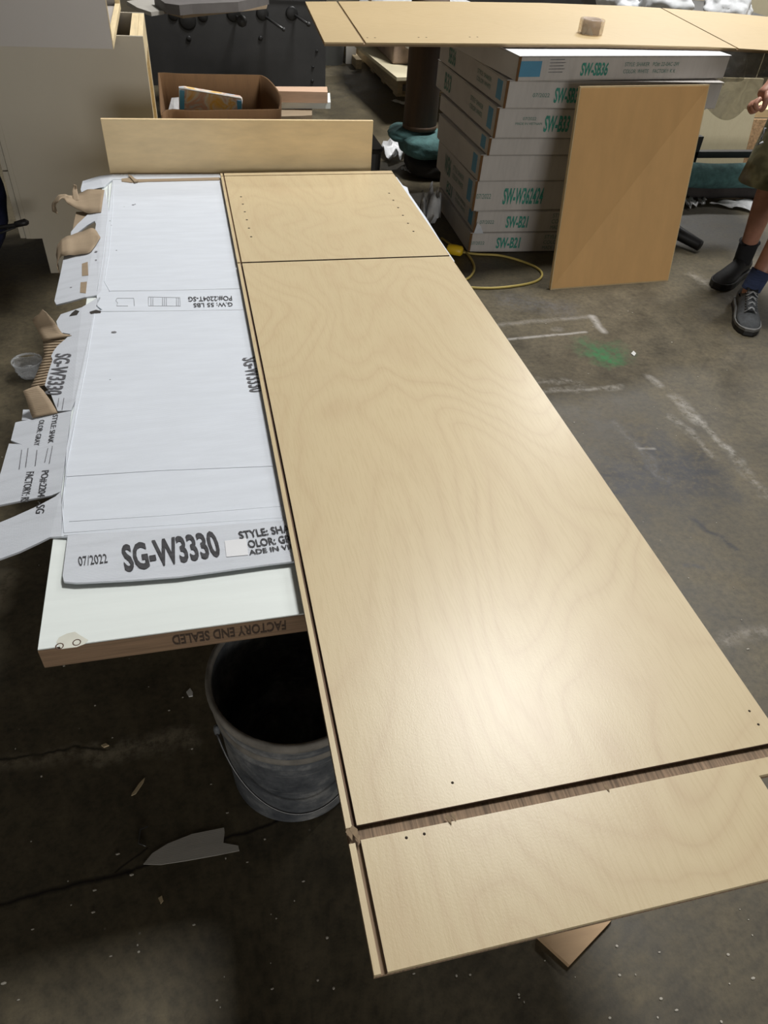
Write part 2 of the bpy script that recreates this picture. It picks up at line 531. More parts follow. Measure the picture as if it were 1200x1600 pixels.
    seg(f0(1080, 810), f0(1145, 855), 0.012, 0.06, (0.018, 0.019, 0.024), 0.9, 0.42)
    seg(f0(1070, 883), f0(1100, 888), 0.008, 0.04, (0.05, 0.05, 0.055), 0.8, 0.42)
    # chalk frame near the leaning board
    seg(f0(775, 508), f0(925, 494), 0.016, 0.03, WH, 0.55, 0.40)
    seg(f0(925, 495), f0(943, 518), 0.017, 0.02, (0.42, 0.40, 0.37), 0.9, 0.34)
    seg(f0(795, 530), f0(915, 519), 0.009, 0.012, (0.42, 0.40, 0.37), 0.9, 0.36)
    seg(f0(868, 515), f0(874, 514), 0.018, 0.02, WH, 0.6, 0.42)
    seg(f0(838, 595), f0(905, 598), 0.025, 0.10, WH, 0.7, 0.50)
    seg(f0(845, 612), f0(968, 605), 0.016, 0.06, WH, 0.8, 0.44)
    # diagonal scraped line
    seg(f0(1012, 588), f0(1030, 602), 0.018, 0.04, WH, 0.85, 0.42)
    seg(f0(1055, 620), f0(1092, 660), 0.024, 0.06, WH, 0.85, 0.44)
    seg(f0(1090, 655), f0(1140, 705), 0.014, 0.05, WH, 0.8, 0.44)
    seg(f0(1135, 700), f0(1200, 775), 0.022, 0.07, WH, 0.65, 0.49)
    seg(f0(1050, 650), f0(1118, 715), 0.016, 0.06, WH, 0.7, 0.48)
    seg(f0(965, 665), f0(1040, 750), 0.020, 0.08, WH, 0.35, 0.50)
    seg(f0(1000, 701), f0(1022, 701), 0.007, 0.01, WH, 0.7, 0.40)
    # rough patch, lower right, and by the shoes
    seg(f0(1130, 1000), f0(1200, 985), 0.022, 0.08, (0.28, 0.25, 0.21), 0.8, 0.47)
    seg(f0(1085, 430), f0(1110, 447), 0.04, 0.10, (0.30, 0.275, 0.23), 0.7, 0.44)
    seg(f0(1138, 465), f0(1155, 490), 0.02, 0.06, (0.30, 0.275, 0.23), 0.7, 0.44)
    # green spray paint
    seg(f0(925, 545), f0(958, 552), 0.075, 0.16, (0.02, 0.17, 0.06), 0.7, 0.46, 1.0)
    seg(f0(940, 558), f0(950, 566), 0.05, 0.12, (0.015, 0.20, 0.06), 0.85, 0.43, 1.0)
    seg(f0(800, 470), f0(880, 482), 0.08, 0.14, (0.14, 0.145, 0.165), 0.4, 0.46, 1.0)
    # patched joint and cracks at the left
    seg(f0(-80, 1205), f0(150, 1180), 0.020, 0.07, (0.28, 0.24, 0.17), 0.75, 0.44)
    seg(f0(150, 1180), f0(300, 1150), 0.026, 0.08, (0.33, 0.29, 0.21), 0.85, 0.44)
    seg(f0(-80, 1198), f0(170, 1168), 0.004, 0.05, (0.01, 0.008, 0.006), 0.9, 0.35)
    seg(f0(-80, 1432), f0(200, 1362), 0.006, 0.025, (0.008, 0.005, 0.005), 0.95, 0.3)
    seg(f0(200, 1362), f0(560, 1240), 0.004, 0.03, (0.008, 0.005, 0.005), 0.95, 0.3)
    seg(f0(180, 1362), f0(230, 1325), 0.002, 0.02, (0.008, 0.005, 0.005), 0.9, 0.3)
    seg(f0(0, 945), f0(14, 900), 0.025, 0.04, (0.33, 0.29, 0.21), 0.9, 0.36)
    # fine pale specks of dust and dried drops
    vo = N(t, 'ShaderNodeTexVoronoi', i_Scale=15.0)
    L(t, P, vo.inputs['Vector'])
    vr = ramp(t, vo.outputs['Distance'], [(0.012, (0.6, 0.6, 0.6)), (0.04, (0, 0, 0))])
    mx = N(t, 'ShaderNodeMix', data_type='RGBA')
    L(t, vr.outputs[0], mx.inputs[0])
    L(t, cur, mx.inputs[6])
    mx.inputs[7].default_value = (0.30, 0.27, 0.23, 1)
    L(t, mx.outputs[2], b.inputs['Base Color'])
    rr = ramp(t, mid.outputs['Fac'], [(0.3, (0.42, 0.42, 0.42)), (0.7, (0.62, 0.62, 0.62))])
    L(t, rr.outputs[0], b.inputs['Roughness'])
    b.inputs['Specular IOR Level'].default_value = 0.35
    bp = N(t, 'ShaderNodeBump', i_Strength=0.18, i_Distance=0.004)
    L(t, mid.outputs['Fac'], bp.inputs['Height'])
    L(t, bp.outputs[0], b.inputs['Normal'])
    return m

# ------------------------------------------------------------------ the setting
def struct(name, a, b, mat):
    return tag(box(name, a, b, mat, bevel=0), kind='structure')
struct('floor', (-6, -12, -0.1), (12, 15, 0), floor_mat())
struct('ceiling', (-6, -12, 7.4), (12, 15, 7.5), ROOF)
struct('wall_left', (-6.1, -12, 0), (-6, 15, 7.4), CONC)
struct('wall_right', (12, -12, 0), (12.1, 15, 7.4), CONC)
struct('wall_back', (-6, 15, 0), (12, 15.1, 7.4), CONC)
struct('wall_front', (-6, -12.1, 0), (12, -12, 7.4), CONC)

EM, et, eb = nt('lamp diffuser')
eb.inputs['Emission Color'].default_value = (1, 0.97, 0.92, 1)
eb.inputs['Emission Strength'].default_value = 4
for k, (x, y, z, lx, ly, wt, rz, lab) in enumerate(LAMPS):
    f = thing('ceiling_lamp', lab, 'lamp', (x, y, z), R(rz), 'roof lamps')
    box('housing', (-lx / 2 - 0.03, -ly / 2 - 0.03, 0.01), (lx / 2 + 0.03, ly / 2 + 0.03, 0.09), CABWHITE, f, 0.004)
    box('diffuser', (-lx / 2, -ly / 2, 0.0), (lx / 2, ly / 2, 0.01), EM, f, 0)
    for sx in (-0.2, 0.2):
        tube('cord', [(sx, 0, 0.09), (sx, 0, 7.4 - z)], 0.004, BLACK, f, 6)
    ld = bpy.data.lights.new('lamp', 'AREA')
    ld.shape = 'RECTANGLE'
    ld.size, ld.size_y, ld.energy = lx, ly, wt
    ld.color = (1.0, 0.99, 0.97)
    lo = bpy.data.objects.new('lamp_light', ld)
    C.objects.link(lo)
    lo.location = (x, y, z - 0.012)
    lo.rotation_euler = (0, 0, R(rz))

# ------------------------------------------------------------------ work table: primed door slab laid on sawhorses
ZT = 0.532
door = thing('door_slab', 'white primed door slab used as table top with stamped brown front edge', 'door slab', (0.17, 1.72, 0.488))
def dl(p): return Vector(p) - Vector((0.17, 1.72, 0.488))
o = box('slab_core', dl((-0.289, 0.722, 0.4885)), dl((0.625, 2.72, 0.5295)), DOOREDGE, door, 0.001)
box('white_face', dl((-0.2885, 0.723, 0.5295)), dl((0.6245, 2.7195, ZT)), DOORWHITE, door, 0.0008)
a0, a1 = aty(447, 981, 0.7218), aty(283, 1004, 0.7218)
text('FACTORY END SEALED', dl((a0.x, 0.7215, 0.523)), dl((a1.x - 0.012, 0.7215, 0.523)), dl((a0.x, 0.7215, 0.501)), INKBROWN, door, lift=0.0004, bold=0.022, name='edge_stamp')
door.children[-1].scale = (1, 1, 1)
for px, py in ((93, 1010), (120, 1004)):
    p = dl(at(px, py, ZT))
    lathe('screw_hole', [(0.0001, -0.006), (0.003, -0.002), (0.0045, 0.0004), (0.006, 0.0006), (0.0062, 0.0002)], 14, simple('hole rust', (0.10, 0.06, 0.04), 0.7), door, p)
pp = [dl(at(x, y, ZT + 0.0003)) for x, y in ((88, 1003), (92, 996), (104, 990), (117, 987), (126, 993), (138, 1000), (133, 1006), (120, 1011), (96, 1014))]
plate('filler_patch', pp, 0.0002, simple('filler', (0.62, 0.62, 0.54), 0.6), door)
for yy, lab in ((1.35, 'sawhorse under the near half of the door table'), (2.35, 'sawhorse under the far half of the door table')):
    sh = thing('sawhorse', 'plain wooden ' + lab, 'sawhorse', (0.17, yy, 0), 0)
    box('beam', (-0.33, -0.045, 0.448), (0.33, 0.045, 0.488), RAWWOOD, sh)
    for sx in (-1, 1):
        for sy in (-1, 1):
            bm = bmesh.new()
            mt = Matrix.Shear('XY', 4, (0, 0))
            vs = box_bm(bm, (-0.02, -0.045, 0), (0.02, 0.045, 0.448), 0.002)
            for v in vs:
                k = 1 - v.co.z / 0.448
                v.co.y += sy * (0.02 + 0.15 * k)
                v.co.x += sx * 0.25
            me = bpy.data.meshes.new('leg'); bm.to_mesh(me); bm.free()
            link('leg', me, RAWWOOD, sh)
        box('brace', (sx * 0.25 - 0.01, -0.11, 0.20), (sx * 0.25 + 0.01, 0.11, 0.26), RAWWOOD, sh)

# ------------------------------------------------------------------ flattened white carton on the table
ZC = 0.5375
XE = -0.282
def fz(x):
    return ZC - 0.22 * max(0.0, XE - x)
def onflap(px, py, lift=0.0):
    z = ZC
    for _ in range(12):
        p = at(px, py, z + lift)
        z = fz(p.x)
    return at(px, py, z + lift)
card = thing('cardboard_sheet', 'flattened white carton with torn left flaps spread over the door table', 'cardboard', (0.17, 1.72, ZT))
CO = Vector((0.17, 1.72, ZT))
def cl(p): return Vector(p) - CO
mainpx = [(176, 281), (345, 279)]
main = [onflap(*p) for p in mainpx]
main += [Vector((0.70, 2.69, ZC)), Vector((0.722, 2.665, ZC)), Vector((0.724, 2.58, ZC)), Vector((0.735, 2.56, ZC)), Vector((0.727, 2.50, ZC)), Vector((0.727, 2.28, ZC)),
         Vector((0.722, 2.1, ZC)), Vector((0.722, 1.95, ZC)), Vector((0.714, 1.94, ZC)), Vector((0.712, 1.78, ZC)), Vector((0.69, 1.72, ZC)), Vector((0.66, 0.93, ZC))]
main += [onflap(*p) for p in ((462, 836), (300, 850), (96, 838))]
main += [onflap(*p) for p in ((104, 700), (118, 625), (133, 560), (147, 487), (160, 484), (152, 478), (151, 462), (158, 455), (165, 400), (170, 330))]
plate('main_panel', [cl(p) for p in main], 0.004, WHITECARD, card)
# folded creases pressed into the sheet
def crease(pts, wd=0.0016, name='crease', mat=None):
    pts = [onflap(x, y, 0.0001) for x, y in pts]
    tube(name, [cl(p) for p in pts], wd * 0.45, mat or simple('crease grey', (0.45, 0.46, 0.48), 0.8, var=0.2), card, 5)
CRG = simple('crease grey', (0.50, 0.52, 0.56), 0.8, var=0.2)
WR = simple('wrinkle white', (0.66, 0.70, 0.76), 0.7, var=0.1)
crease([(170, 455), (250, 454), (376, 451)], mat=CRG)
crease([(156, 487), (250, 486), (384, 484)], mat=CRG)
crease([(178, 283), (176, 330), (170, 400), (163, 440), (172, 456)], 0.002, mat=WR)
crease([(170, 287), (168, 340), (160, 410), (152, 455)], 0.002, mat=WR)
crease([(148, 490), (135, 570), (119, 650), (104, 730), (97, 790), (100, 833)], 0.002, mat=WR)
crease([(100, 837), (250, 828), (453, 816)], 0.0016, mat=CRG)
crease([(108, 815), (250, 806), (450, 790)], 0.001, mat=WR)
crease([(100, 745), (250, 735), (430, 728)], 0.001, mat=WR)
crease([(100, 833), (200, 825), (452, 808)], 0.001, mat=WR)
crease([(120, 640), (108, 700), (102, 760)], 0.001, mat=WR)
# far fold with a torn brown strip
plate('far_flap', [cl(onflap(*p)) for p in ((129, 283), (155, 275), (176, 272), (343, 272), (345, 278.5), (176, 280.5), (162, 292), (127, 300), (126, 296))], 0.004, WHITECARD, card)
plate('torn_strip', [cl(onflap(x, y, 0.002)) for x, y in ((190, 279), (207, 277), (214, 280), (343, 277), (344, 281), (230, 283.5), (205, 285), (190, 283))], 0.003, KRAFT, card)
plate('torn_strip', [cl(onflap(x, y, 0.006)) for x, y in ((200, 273), (205, 274), (216, 283), (210, 284))], 0.003, KRAFT, card)
# near flap carrying the big print, its free edge a little raised
def nf(px, py):
    p = at(px, py, ZC)
    return at(px, py, ZC + 0.003 * min(1, max(0, (0.95 - p.y) / 0.1)))
near = [nf(*p) for p in ((106, 837), (300, 824), (455, 813))] + [Vector((0.16, 0.935, ZC)), Vector((0.16, 0.838, ZC + 0.003))]
near += [nf(*p) for p in ((463, 877), (420, 882), (340, 893), (280, 901), (200, 907), (120, 911), (100, 909), (98, 900))]
plate('near_flap', [cl(p + Vector((0, 0, 0.0008))) for p in near], 0.004, WHITECARDX, card)
# left flaps hanging past the table edge
def flap(pts, name='side_flap', mat=WHITECARDX, lift=0.0, t=0.004):
    return plate(name, [cl(onflap(x, y, lift)) for x, y in pts], t, mat, card)
flap([(164, 296), (170, 330), (165, 400), (158, 455), (152, 461), (133, 464), (112, 470), (88, 476), (85, 470), (95, 425), (100, 400), (118, 396), (140, 392), (139, 380), (147, 372), (150, 350), (148, 345), (136, 352), (110, 372), (111, 362), (121, 350), (138, 334), (155, 331), (158, 318), (161, 300)])
flap([(119, 331), (152, 330), (138, 340), (124, 352), (113, 362), (116, 345)], 'bare_patch', KRAFT, -0.004, 0.003)
flap([(128, 412), (137, 409), (138, 430), (128, 431)], 'bare_patch', KRAFT, 0.0008, 0.0006)
flap([(126, 441), (136, 440), (134, 458), (125, 457)], 'bare_patch', KRAFT, 0.0008, 0.0006)
flap([(158, 464), (151, 466), (128, 480), (95, 491), (88, 502), (93, 522), (98, 520), (110, 522), (102, 530), (90, 540), (84, 548), (80, 556), (82, 562), (76, 580), (70, 602), (78, 612), (85, 630), (90, 642), (111, 641), (118, 625), (133, 560), (147, 487), (157, 485), (150, 478)])
flap([(36, 640), (48, 640), (52, 655), (34, 656)], 'side_flap')
flap([(111, 642), (60, 652), (24, 660), (17, 688), (35, 695), (30, 694), (14, 693), (9, 710), (2, 735), (-6, 760), (-8, 790), (0, 789), (40, 781), (80, 774), (95, 768), (104, 700)])
flap([(95, 768), (86, 776), (60, 790), (20, 808), (-14, 822), (-22, 876), (0, 873), (30, 862), (60, 848), (78, 839), (96, 838), (97, 800)])
# dark patches that paint the gap shadows of the torn notch
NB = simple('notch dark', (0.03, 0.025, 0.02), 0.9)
flap([(112, 489), (118, 484), (124, 486), (120, 492), (108, 494)], 'notch_shadow', NB, 0.0007, 0.0004)
flap([(140, 487), (150, 484), (158, 486), (157, 489), (142, 490)], 'notch_shadow', NB, 0.0007, 0.0004)
# exposed corrugation: ribbed strip
rows = []
nrib = 17
for i in range(nrib * 6 + 1):
    f = i / (nrib * 6)
    lx = 82 + (-36) * f + 4 * math.sin(f * 9); ly = 528 + 78 * f
    rx = 100 - 27 * f + 3 * math.sin(f * 14); ry = 527 + 74 * f
    if f < 0.35: lx = 66 + 10 * f
    else: lx = 69.5 - 34 * (f - 0.35)
    h = 0.0012 * math.sin(f * nrib * 2 * math.pi)
    rows.append([cl(onflap(lx + (rx - lx) * k / 3, ly + (ry - ly) * k / 3, -0.003 + h)) for k in range(4)])
loft('bare_corrugation', rows, KRAFT, card, t=0.001)
# standing and curling torn pieces
def strip(name, rails, mat=KRAFT, t=0.0016, n=5):
    """rails: list of (px,py,dz left) and (px,py,dz right) pairs, smoothed along"""
    A = smooth_path([cl(onflap(a[0], a[1], a[2])) for a, b in rails], n)
    B = smooth_path([cl(onflap(b[0], b[1], b[2])) for a, b in rails], n)
    rows = [[A[i].lerp(B[i], k / 4) + Vector((0, 0, 0.0007 * math.sin(i * 1.3 + k))) for k in range(5)] for i in range(len(A))]
    return loft(name, rows, mat, card, t=t)
strip('torn_curl', [((163, 297, 0.003), (158, 331, 0.003)), ((140, 296, 0.004), (138, 333, 0.004)), ((122, 303, 0.008), (122, 327, 0.008)), ((112, 306, 0.020), (106, 318, 0.016)), ((103, 304, 0.034), (98, 310, 0.030)), ((92, 305, 0.030), (90, 316, 0.026)), ((82, 318, 0.012), (87, 322, 0.010)), ((82, 331, -0.004), (90, 334, -0.004))])
strip('torn_curl', [((114, 316, 0.008), (124, 314, 0.008)), ((113, 300, 0.026), (121, 298, 0.024)), ((115, 288, 0.040), (119, 289, 0.040))])
strip('torn_curl', [((157, 371, 0.004), (150, 382, 0.004)), ((146, 357, 0.004), (140, 394, 0.004)), ((125, 363, 0.008), (118, 398, 0.005)), ((106, 369, 0.016), (102, 399, 0.010)), ((97, 374, 0.016), (94, 402, 0.004)), ((90, 384, 0.002), (89, 415, -0.012)), ((88, 398, -0.03), (93, 428, -0.03))])
strip('torn_curl', [((66, 484, 0.060), (67, 484, 0.060)), ((58, 493, 0.050), (76, 492, 0.045)), ((51, 500, 0.040), (88, 507, 0.022)), ((58, 515, 0.022), (98, 521, 0.004)), ((67, 533, 0.004), (112, 524, 0.001))])
strip('torn_curl', [((36, 611, 0.044), (60, 602, 0.040)), ((41, 624, 0.030), (72, 616, 0.024)), ((46, 640, 0.014), (84, 634, 0.010)), ((51, 653, 0.003), (90, 645, 0.002))])
# print on the flattened carton
def cprint(s, p0, p1, pt, mat=INKDARK, bold=0.015, surf=onflap, lift=0.0010):
    text(s, cl(surf(*p0) + Vector((0, 0, lift))), cl(surf(*p1) + Vector((0, 0, lift))), cl(surf(*pt) + Vector((0, 0, lift))), mat, card, 0.0, bold)
cprint('SG-W3330', (196, 893), (347, 868), (189, 854), INKDARK, 0.03, nf, 0.0022)
cprint('07/2022', (124, 885), (169, 880), (122, 871), INKDARK, 0.0, nf, 0.0022)
cprint('STYLE: SHAKER', (375, 843), (482, 828), (372, 832), INKDARK, 0.02, nf, 0.0022)
cprint('OLOR: GRAY', (389, 857), (475, 845), (386, 846), INKDARK, 0.02, nf, 0.0022)
cprint('ADE IN VIETNAM', (390, 868), (500, 852), (388, 861), INKDARK, 0.02, nf, 0.0022)
plate('sticker', [cl(nf(x, y) + Vector((0, 0, 0.0016))) for x, y in ((351, 846), (385, 842), (388, 868), (354, 871))], 0.0003, STICKWHITE, card)
cprint('PO#:2204T-SG', (362, 463), (294, 464.5), (363, 470))
cprint('G.W: 55 LBS', (363, 473), (302, 474.5), (364, 479))
cprint('SG-W3330', (379, 560), (391, 614), (404, 557), INKGREY, 0.02)
cprint('SG-W3330', (88, 553), (70, 617), (112, 553), INKGREY, 0.02)
cprint('STYLE: SHAK', (83, 649), (75, 693), (91, 648), INKDARK, 0.01)
cprint('OLOR: GRAY', (62, 657), (53, 697), (70, 656), INKDARK, 0.01)
cprint('PO#:2204', (66, 736), (59, 777), (77, 735), INKDARK, 0.01)
cprint('-SG', (58, 786), (56, 803), (71, 785), INKDARK, 0.01)
cprint('FACTORY: RS', (42, 738), (32, 786), (54, 737), INKDARK, 0.01)
for q in ((44, 700, 40, 730), (34, 703, 30, 733), (58, 703, 55, 728), (75, 700, 70, 722), (100, 622, 97, 640), (92, 622, 90, 636), (82, 697, 77, 724)):
    a, b = onflap(q[0], q[1], 0.001), onflap(q[2], q[3], 0.001)
    tube('fine_print', [cl(a), cl(b)], 0.0006, INKGREY, card, 4)
# outline drawings of two doors printed on the sheet
def pline(pts, wd=0.0008):
    tube('printed_outline', [cl(onflap(x, y, 0.0008)) for x, y in pts], wd * 0.5, INKGREY, card, 4)
pline([(183, 466), (209, 466), (210, 478)])
pline([(183, 466), (181, 470), (184, 473), (182, 478), (200, 478)])
pline([(232, 464), (281, 465), (282, 478), (232, 478), (232, 464)])
for xx in (236, 239, 254, 257, 260, 276, 279):
    pline([(xx, 465), (xx, 477.5)])
# small dirt crumbs on the sheet
bm = bmesh.new()
for x, y, r in ((208, 320, 0.006), (211, 319, 0.004), (194, 323, 0.002), (172, 345, 0.003), (174, 352, 0.003), (182, 391, 0.003), (150, 406, 0.004), (150, 393, 0.006), (111, 449, 0.004), (178, 519, 0.009), (172, 593, 0.002)):
    p = cl(onflap(x, y, 0.0006))
    rr = bmesh.ops.create_icosphere(bm, subdivisions=1, radius=r * 0.6)
    for v in rr['verts']:
        v.co = Vector((v.co.x * 1.3, v.co.y, v.co.z * 0.15)) + p
me = bpy.data.meshes.new('crumbs'); bm.to_mesh(me); bm.free()
tag(link('crumbs', me, simple('crumb grey', (0.16, 0.16, 0.17), 0.9), card), kind='stuff')

# ------------------------------------------------------------------ big grooved plywood panel
ZP = 0.5515
ZB = 0.5395          # underside, lies on the carton
panel = thing('plywood_sheet', 'long pale plywood panel with dark cut grooves laid along the right of the door table', 'plywood panel', (0.404, 1.45, ZB))
PO = Vector((0.404, 1.45, ZB))
def pl_(p): return Vector(p) - PO
XL, XR, YN, YF = 0.0975, 0.708, 0.2155, 2.692
NX, NY = 0.643, 0.334
base = [(XL, YN), (NX, YN), (NX, NY), (XR, NY), (XR, YF), (XL, YF - 0.014)]
plate('bottom_ply', [pl_((x, y, ZP - 0.0065)) for x, y in base], ZP - 0.0065 - ZB, PLYCOREX, panel)
g1a, g1b = 0.3555, 0.3735          # near cross groove
g2a, g2b = 1.953, 1.961            # far cross groove
g3a, g3b = 2.660, 2.666
xs0, xs1 = XL + 0.0075, XL + 0.0125     # long groove
def top(name, pts):
    return plate(name, [pl_((x, y, ZP)) for x, y in pts], 0.0066, [MAPLE], panel)
top('face_panel', [(xs1 + 0.002, YN), (NX, YN), (NX, NY), (XR, NY), (XR, g1a), (xs1 + 0.002, g1a)])
top('face_panel', [(xs1 + 0.001, g1b), (XR, g1b), (XR, g2a), (xs1, g2a)])
top('face_panel', [(xs1, g2b), (XR, g2b), (XR, g3a - 0.001), (xs1, g3a - 0.012)])
top('edge_strip', [(XL, YN), (xs0, YN), (xs0, g1a - 0.002), (XL, g1a - 0.002)])
top('edge_strip', [(XL, g1b - 0.001), (xs0, g1b - 0.001), (xs0, g2a), (XL, g2a)])
top('edge_strip', [(XL, g2b), (xs0, g2b), (xs0, g3a - 0.013), (XL, g3a - 0.013)])
top('edge_strip', [(XL, g3b - 0.013), (xs0, g3b - 0.013), (xs0, YF - 0.014), (XL, YF - 0.014)])
top('edge_strip', [(xs1, g3b - 0.012), (XR, g3b - 0.001), (XR, YF), (xs1, YF - 0.014)])
# scorched walls and floors of the cuts
def wallstrip(a, b, h0, h1, nrm, mat=BURN):
    """thin burnt skin on a groove wall"""
    a, b = Vector(a), Vector(b)
    pts = [Vector((a.x, a.y, h1)), Vector((b.x, b.y, h1)), Vector((b.x, b.y, h0)), Vector((a.x, a.y, h0))]
    plate('scorched_edge', [pl_(p) for p in pts], 0.0006, mat, panel, nrm)
zf0, zf1 = ZP - 0.0063, ZP - 0.0004
wallstrip((xs1 + 0.001, g1b), (XR, g1b), zf0, zf1, (0, -1, 0))
wallstrip((xs1 + 0.001, g1b), (xs1, g2a), zf0, zf1, (-1, 0, 0))
wallstrip((xs1 + 0.002, YN), (xs1 + 0.002, g1a), zf0, zf1, (-1, 0, 0))
wallstrip((xs1, g2a), (XR, g2a), zf0, zf1, (0, 1, 0))
wallstrip((xs1, g2b), (XR, g2b), zf0, zf1, (0, -1, 0))
wallstrip((xs0, g1b), (xs0, g2a), zf0, zf1, (1, 0, 0))
plate('groove_floor', [pl_(p) for p in ((xs0 + .0008, g1b + .001, ZP - 0.0060), (xs1, g1b + .001, ZP - 0.0060), (xs1 - .0006, g2a, ZP - 0.0060), (xs0 + .0008, g2a, ZP - 0.0060))], 0.0004, PLYCORE, panel)
plate('groove_floor', [pl_(p) for p in ((xs1, g2a + .0008, ZP - 0.0060), (XR, g2a + .0008, ZP - 0.0060), (XR, g2b - .0008, ZP - 0.0060), (xs1, g2b - .0008, ZP - 0.0060))], 0.0004, BURN, panel)
plate('groove_floor', [pl_(p) for p in ((xs1, g3a - .0125, ZP - 0.0060), (XR, g3a - .001, ZP - 0.0060), (XR, g3b - .001, ZP - 0.0060), (xs1, g3b - .0125, ZP - 0.0060))], 0.0004, BURN, panel)
# splinters and drilled holes
HOLE = simple('drill hole', (0.03, 0.018, 0.01), 0.9)
def hole(px, py, r=0.0016, z=ZP):
    p = pl_(at(px, py, z))
    lathe('drilled_hole', [(0.0001, 0.0004), (r, 0.0004), (r * 1.15, 0.0001), (r * 1.15, -0.001)], 10, HOLE, panel, p)
for k in range(6):
    a = at(376.5, 307.5, ZP).lerp(at(392.5, 370, ZP), k / 5)
    p = pl_(a)
    lathe('drilled_hole', [(0.0001, 0.0004), (0.0034, 0.0004), (0.0036, -0.001)], 10, HOLE, panel, p)
for x, y in ((608, 302), (614.5, 313), (622, 324.5), (629.5, 336.5), (637.5, 349), (646, 361.5)):
    p = pl_(at(x, y, ZP))
    lathe('drilled_hole', [(0.0001, 0.0004), (0.0034, 0.0004), (0.0036, -0.001)], 10, HOLE, panel, p)
for x, y in ((635, 1309), (663, 1303), (707, 1223), (1171, 1111), (1185, 1132)):
    hole(x, y)
for x, y, s in ((700, 1280, 1), (708, 1276, 0.8), (947, 1231, 0.8), (552, 1300, 1.4), (545, 1303, 1.2), (558, 1309, 1.0)):
    p = at(x, y, ZP)
    plate('splinter', [pl_(p + Vector(q) * s) for q in ((0, 0.006, 0.0006), (0.004, 0.001, 0.0012), (0.002, -0.008, 0.0016), (-0.003, 0.002, 0.0010))], 0.0006, PLYEDGE, panel)

# ------------------------------------------------------------------ plywood strip standing at the far end of the table
o = box('plywood_strip', (-0.455, -0.006, -0.352), (0.455, 0.006, 0.352), [OLDPLY], None, 0.001)
o.location = (0.187, 2.742, 0.352)
tag(o, 'narrow tan plywood board standing upright behind the far end of the door table', 'board')

# ------------------------------------------------------------------ bucket
bk = thing('bucket', 'dusty dark grey plastic bucket standing on the floor under the white door slab', 'bucket', (0.082, 0.762, 0))
prof = [(0.0001, 0.004), (0.118, 0.004), (0.122, 0.0), (0.127, 0.010), (0.1385, 0.225), (0.139, 0.232), (0.142, 0.236), (0.1425, 0.243), (0.140, 0.247), (0.1415, 0.262), (0.146, 0.266), (0.147, 0.275), (0.1435, 0.280), (0.146, 0.308), (0.1505, 0.312), (0.1525, 0.322), (0.151, 0.331), (0.147, 0.333), (0.1435, 0.330), (0.1415, 0.30), (0.134, 0.18), (0.124, 0.016), (0.0001, 0.014)]
lathe('pail', prof, 64, BUCKET, bk)
DUST = simple('dusty rim', (0.20, 0.185, 0.16), 0.85, var=0.35, scale=22)
lathe('rim', [(0.1465, 0.309), (0.1508, 0.3125), (0.1530, 0.322), (0.1515, 0.3315), (0.147, 0.3338), (0.1430, 0.3305), (0.1420, 0.322)], 64, DUST, bk)
lathe('rim_band', [(0.1418, 0.262), (0.1464, 0.2662), (0.1473, 0.275), (0.1440, 0.2798)], 64, DUST, bk)
hp = []
for k in range(19):
    a = R(200 + 140 * k / 18)
    s = math.sin(math.pi * k / 18)
    hp.append((0.152 * math.cos(a) * (1 + 0.02 * s), 0.150 * math.sin(a) - 0.012 * s, 0.262 - 0.145 * s))
tube('handle', smooth_path(hp, 2), 0.0022, RODS, bk, 6)
for a in (200, 340):
    lathe('handle_lug', [(0.0001, 0.012), (0.005, 0.010), (0.006, 0.0), (0.005, -0.010), (0.0001, -0.012)], 10, BUCKET, bk, (0.150 * math.cos(R(a)), 0.150 * math.sin(R(a)), 0.262))

# ------------------------------------------------------------------ floor scraps near the camera
def scrap(name, pts, t, mat, label, cat, z0=0.0, wav=0.0):
    P = [at(x, y, z0 + t) for x, y in pts]
    c = sum(P, Vector()) / len(P); c.z = z0
    Q = [p - c + Vector((0, 0, wav * math.sin(i * 2.1))) for i, p in enumerate(P)]
    o = plate(name, Q, t, mat)
    o.location = c
    return tag(o, label, cat)
scrap('paper_scrap', [(224, 1350), (238, 1333), (262, 1318), (300, 1303), (350, 1293), (351, 1300), (349, 1317), (372, 1321), (374, 1329), (340, 1336), (290, 1345), (250, 1351)], 0.0015, SCRAPGREY, 'grey torn paper scrap lying on the dark floor below the bucket', 'scrap')
oc = scrap('plywood_offcut', [(840, 1462), (862, 1434), (958, 1434), (953, 1441), (890, 1508)], 0.012, simple('offcut brown', (0.52, 0.35, 0.20), 0.7, var=0.08, scale=1, stretch=(8, 60, 60)), 'brown plywood offcut corner on the floor under the near end of the long panel', 'offcut')
scrap('white_litter', [(291, 1081), (297, 1075), (301, 1081), (301, 1087), (295, 1088)], 0.003, PAPER, 'small white litter flake on the dark floor left of the bucket', 'litter')
scrap('wood_chip', [(206, 1240), (218, 1223), (226, 1215), (224, 1222), (212, 1240), (205, 1243)], 0.002, PALLETW, 'tan sliver of wood on the dark floor left of the bucket', 'wood chip')
scrap('wood_chip', [(247, 1403), (253, 1399), (255, 1407), (251, 1412)], 0.002, PALLETW, 'tiny tan chip on the floor below the grey paper scrap', 'wood chip')
scrap('wood_chip', [(158, 1164), (165, 1161), (170, 1164), (162, 1167)], 0.004, PALLETW, 'small tan crumb on the pale floor joint at the left', 'wood chip')
o = tube('wire_staple', [at(231, 1291, 0.003) , at(219, 1296, 0.003), at(217, 1318, 0.003), at(228, 1322, 0.003)], 0.0013, RODS, None, 5)
tag(o, 'thin bent wire staple on the dark floor left of the bucket', 'staple')
scrap('white_litter', [(986, 552), (990, 548), (994, 552), (991, 556)], 0.004, PAPER, 'white flake on the floor right of the green spray mark', 'litter')
bm = bmesh.new()
random.seed(3)
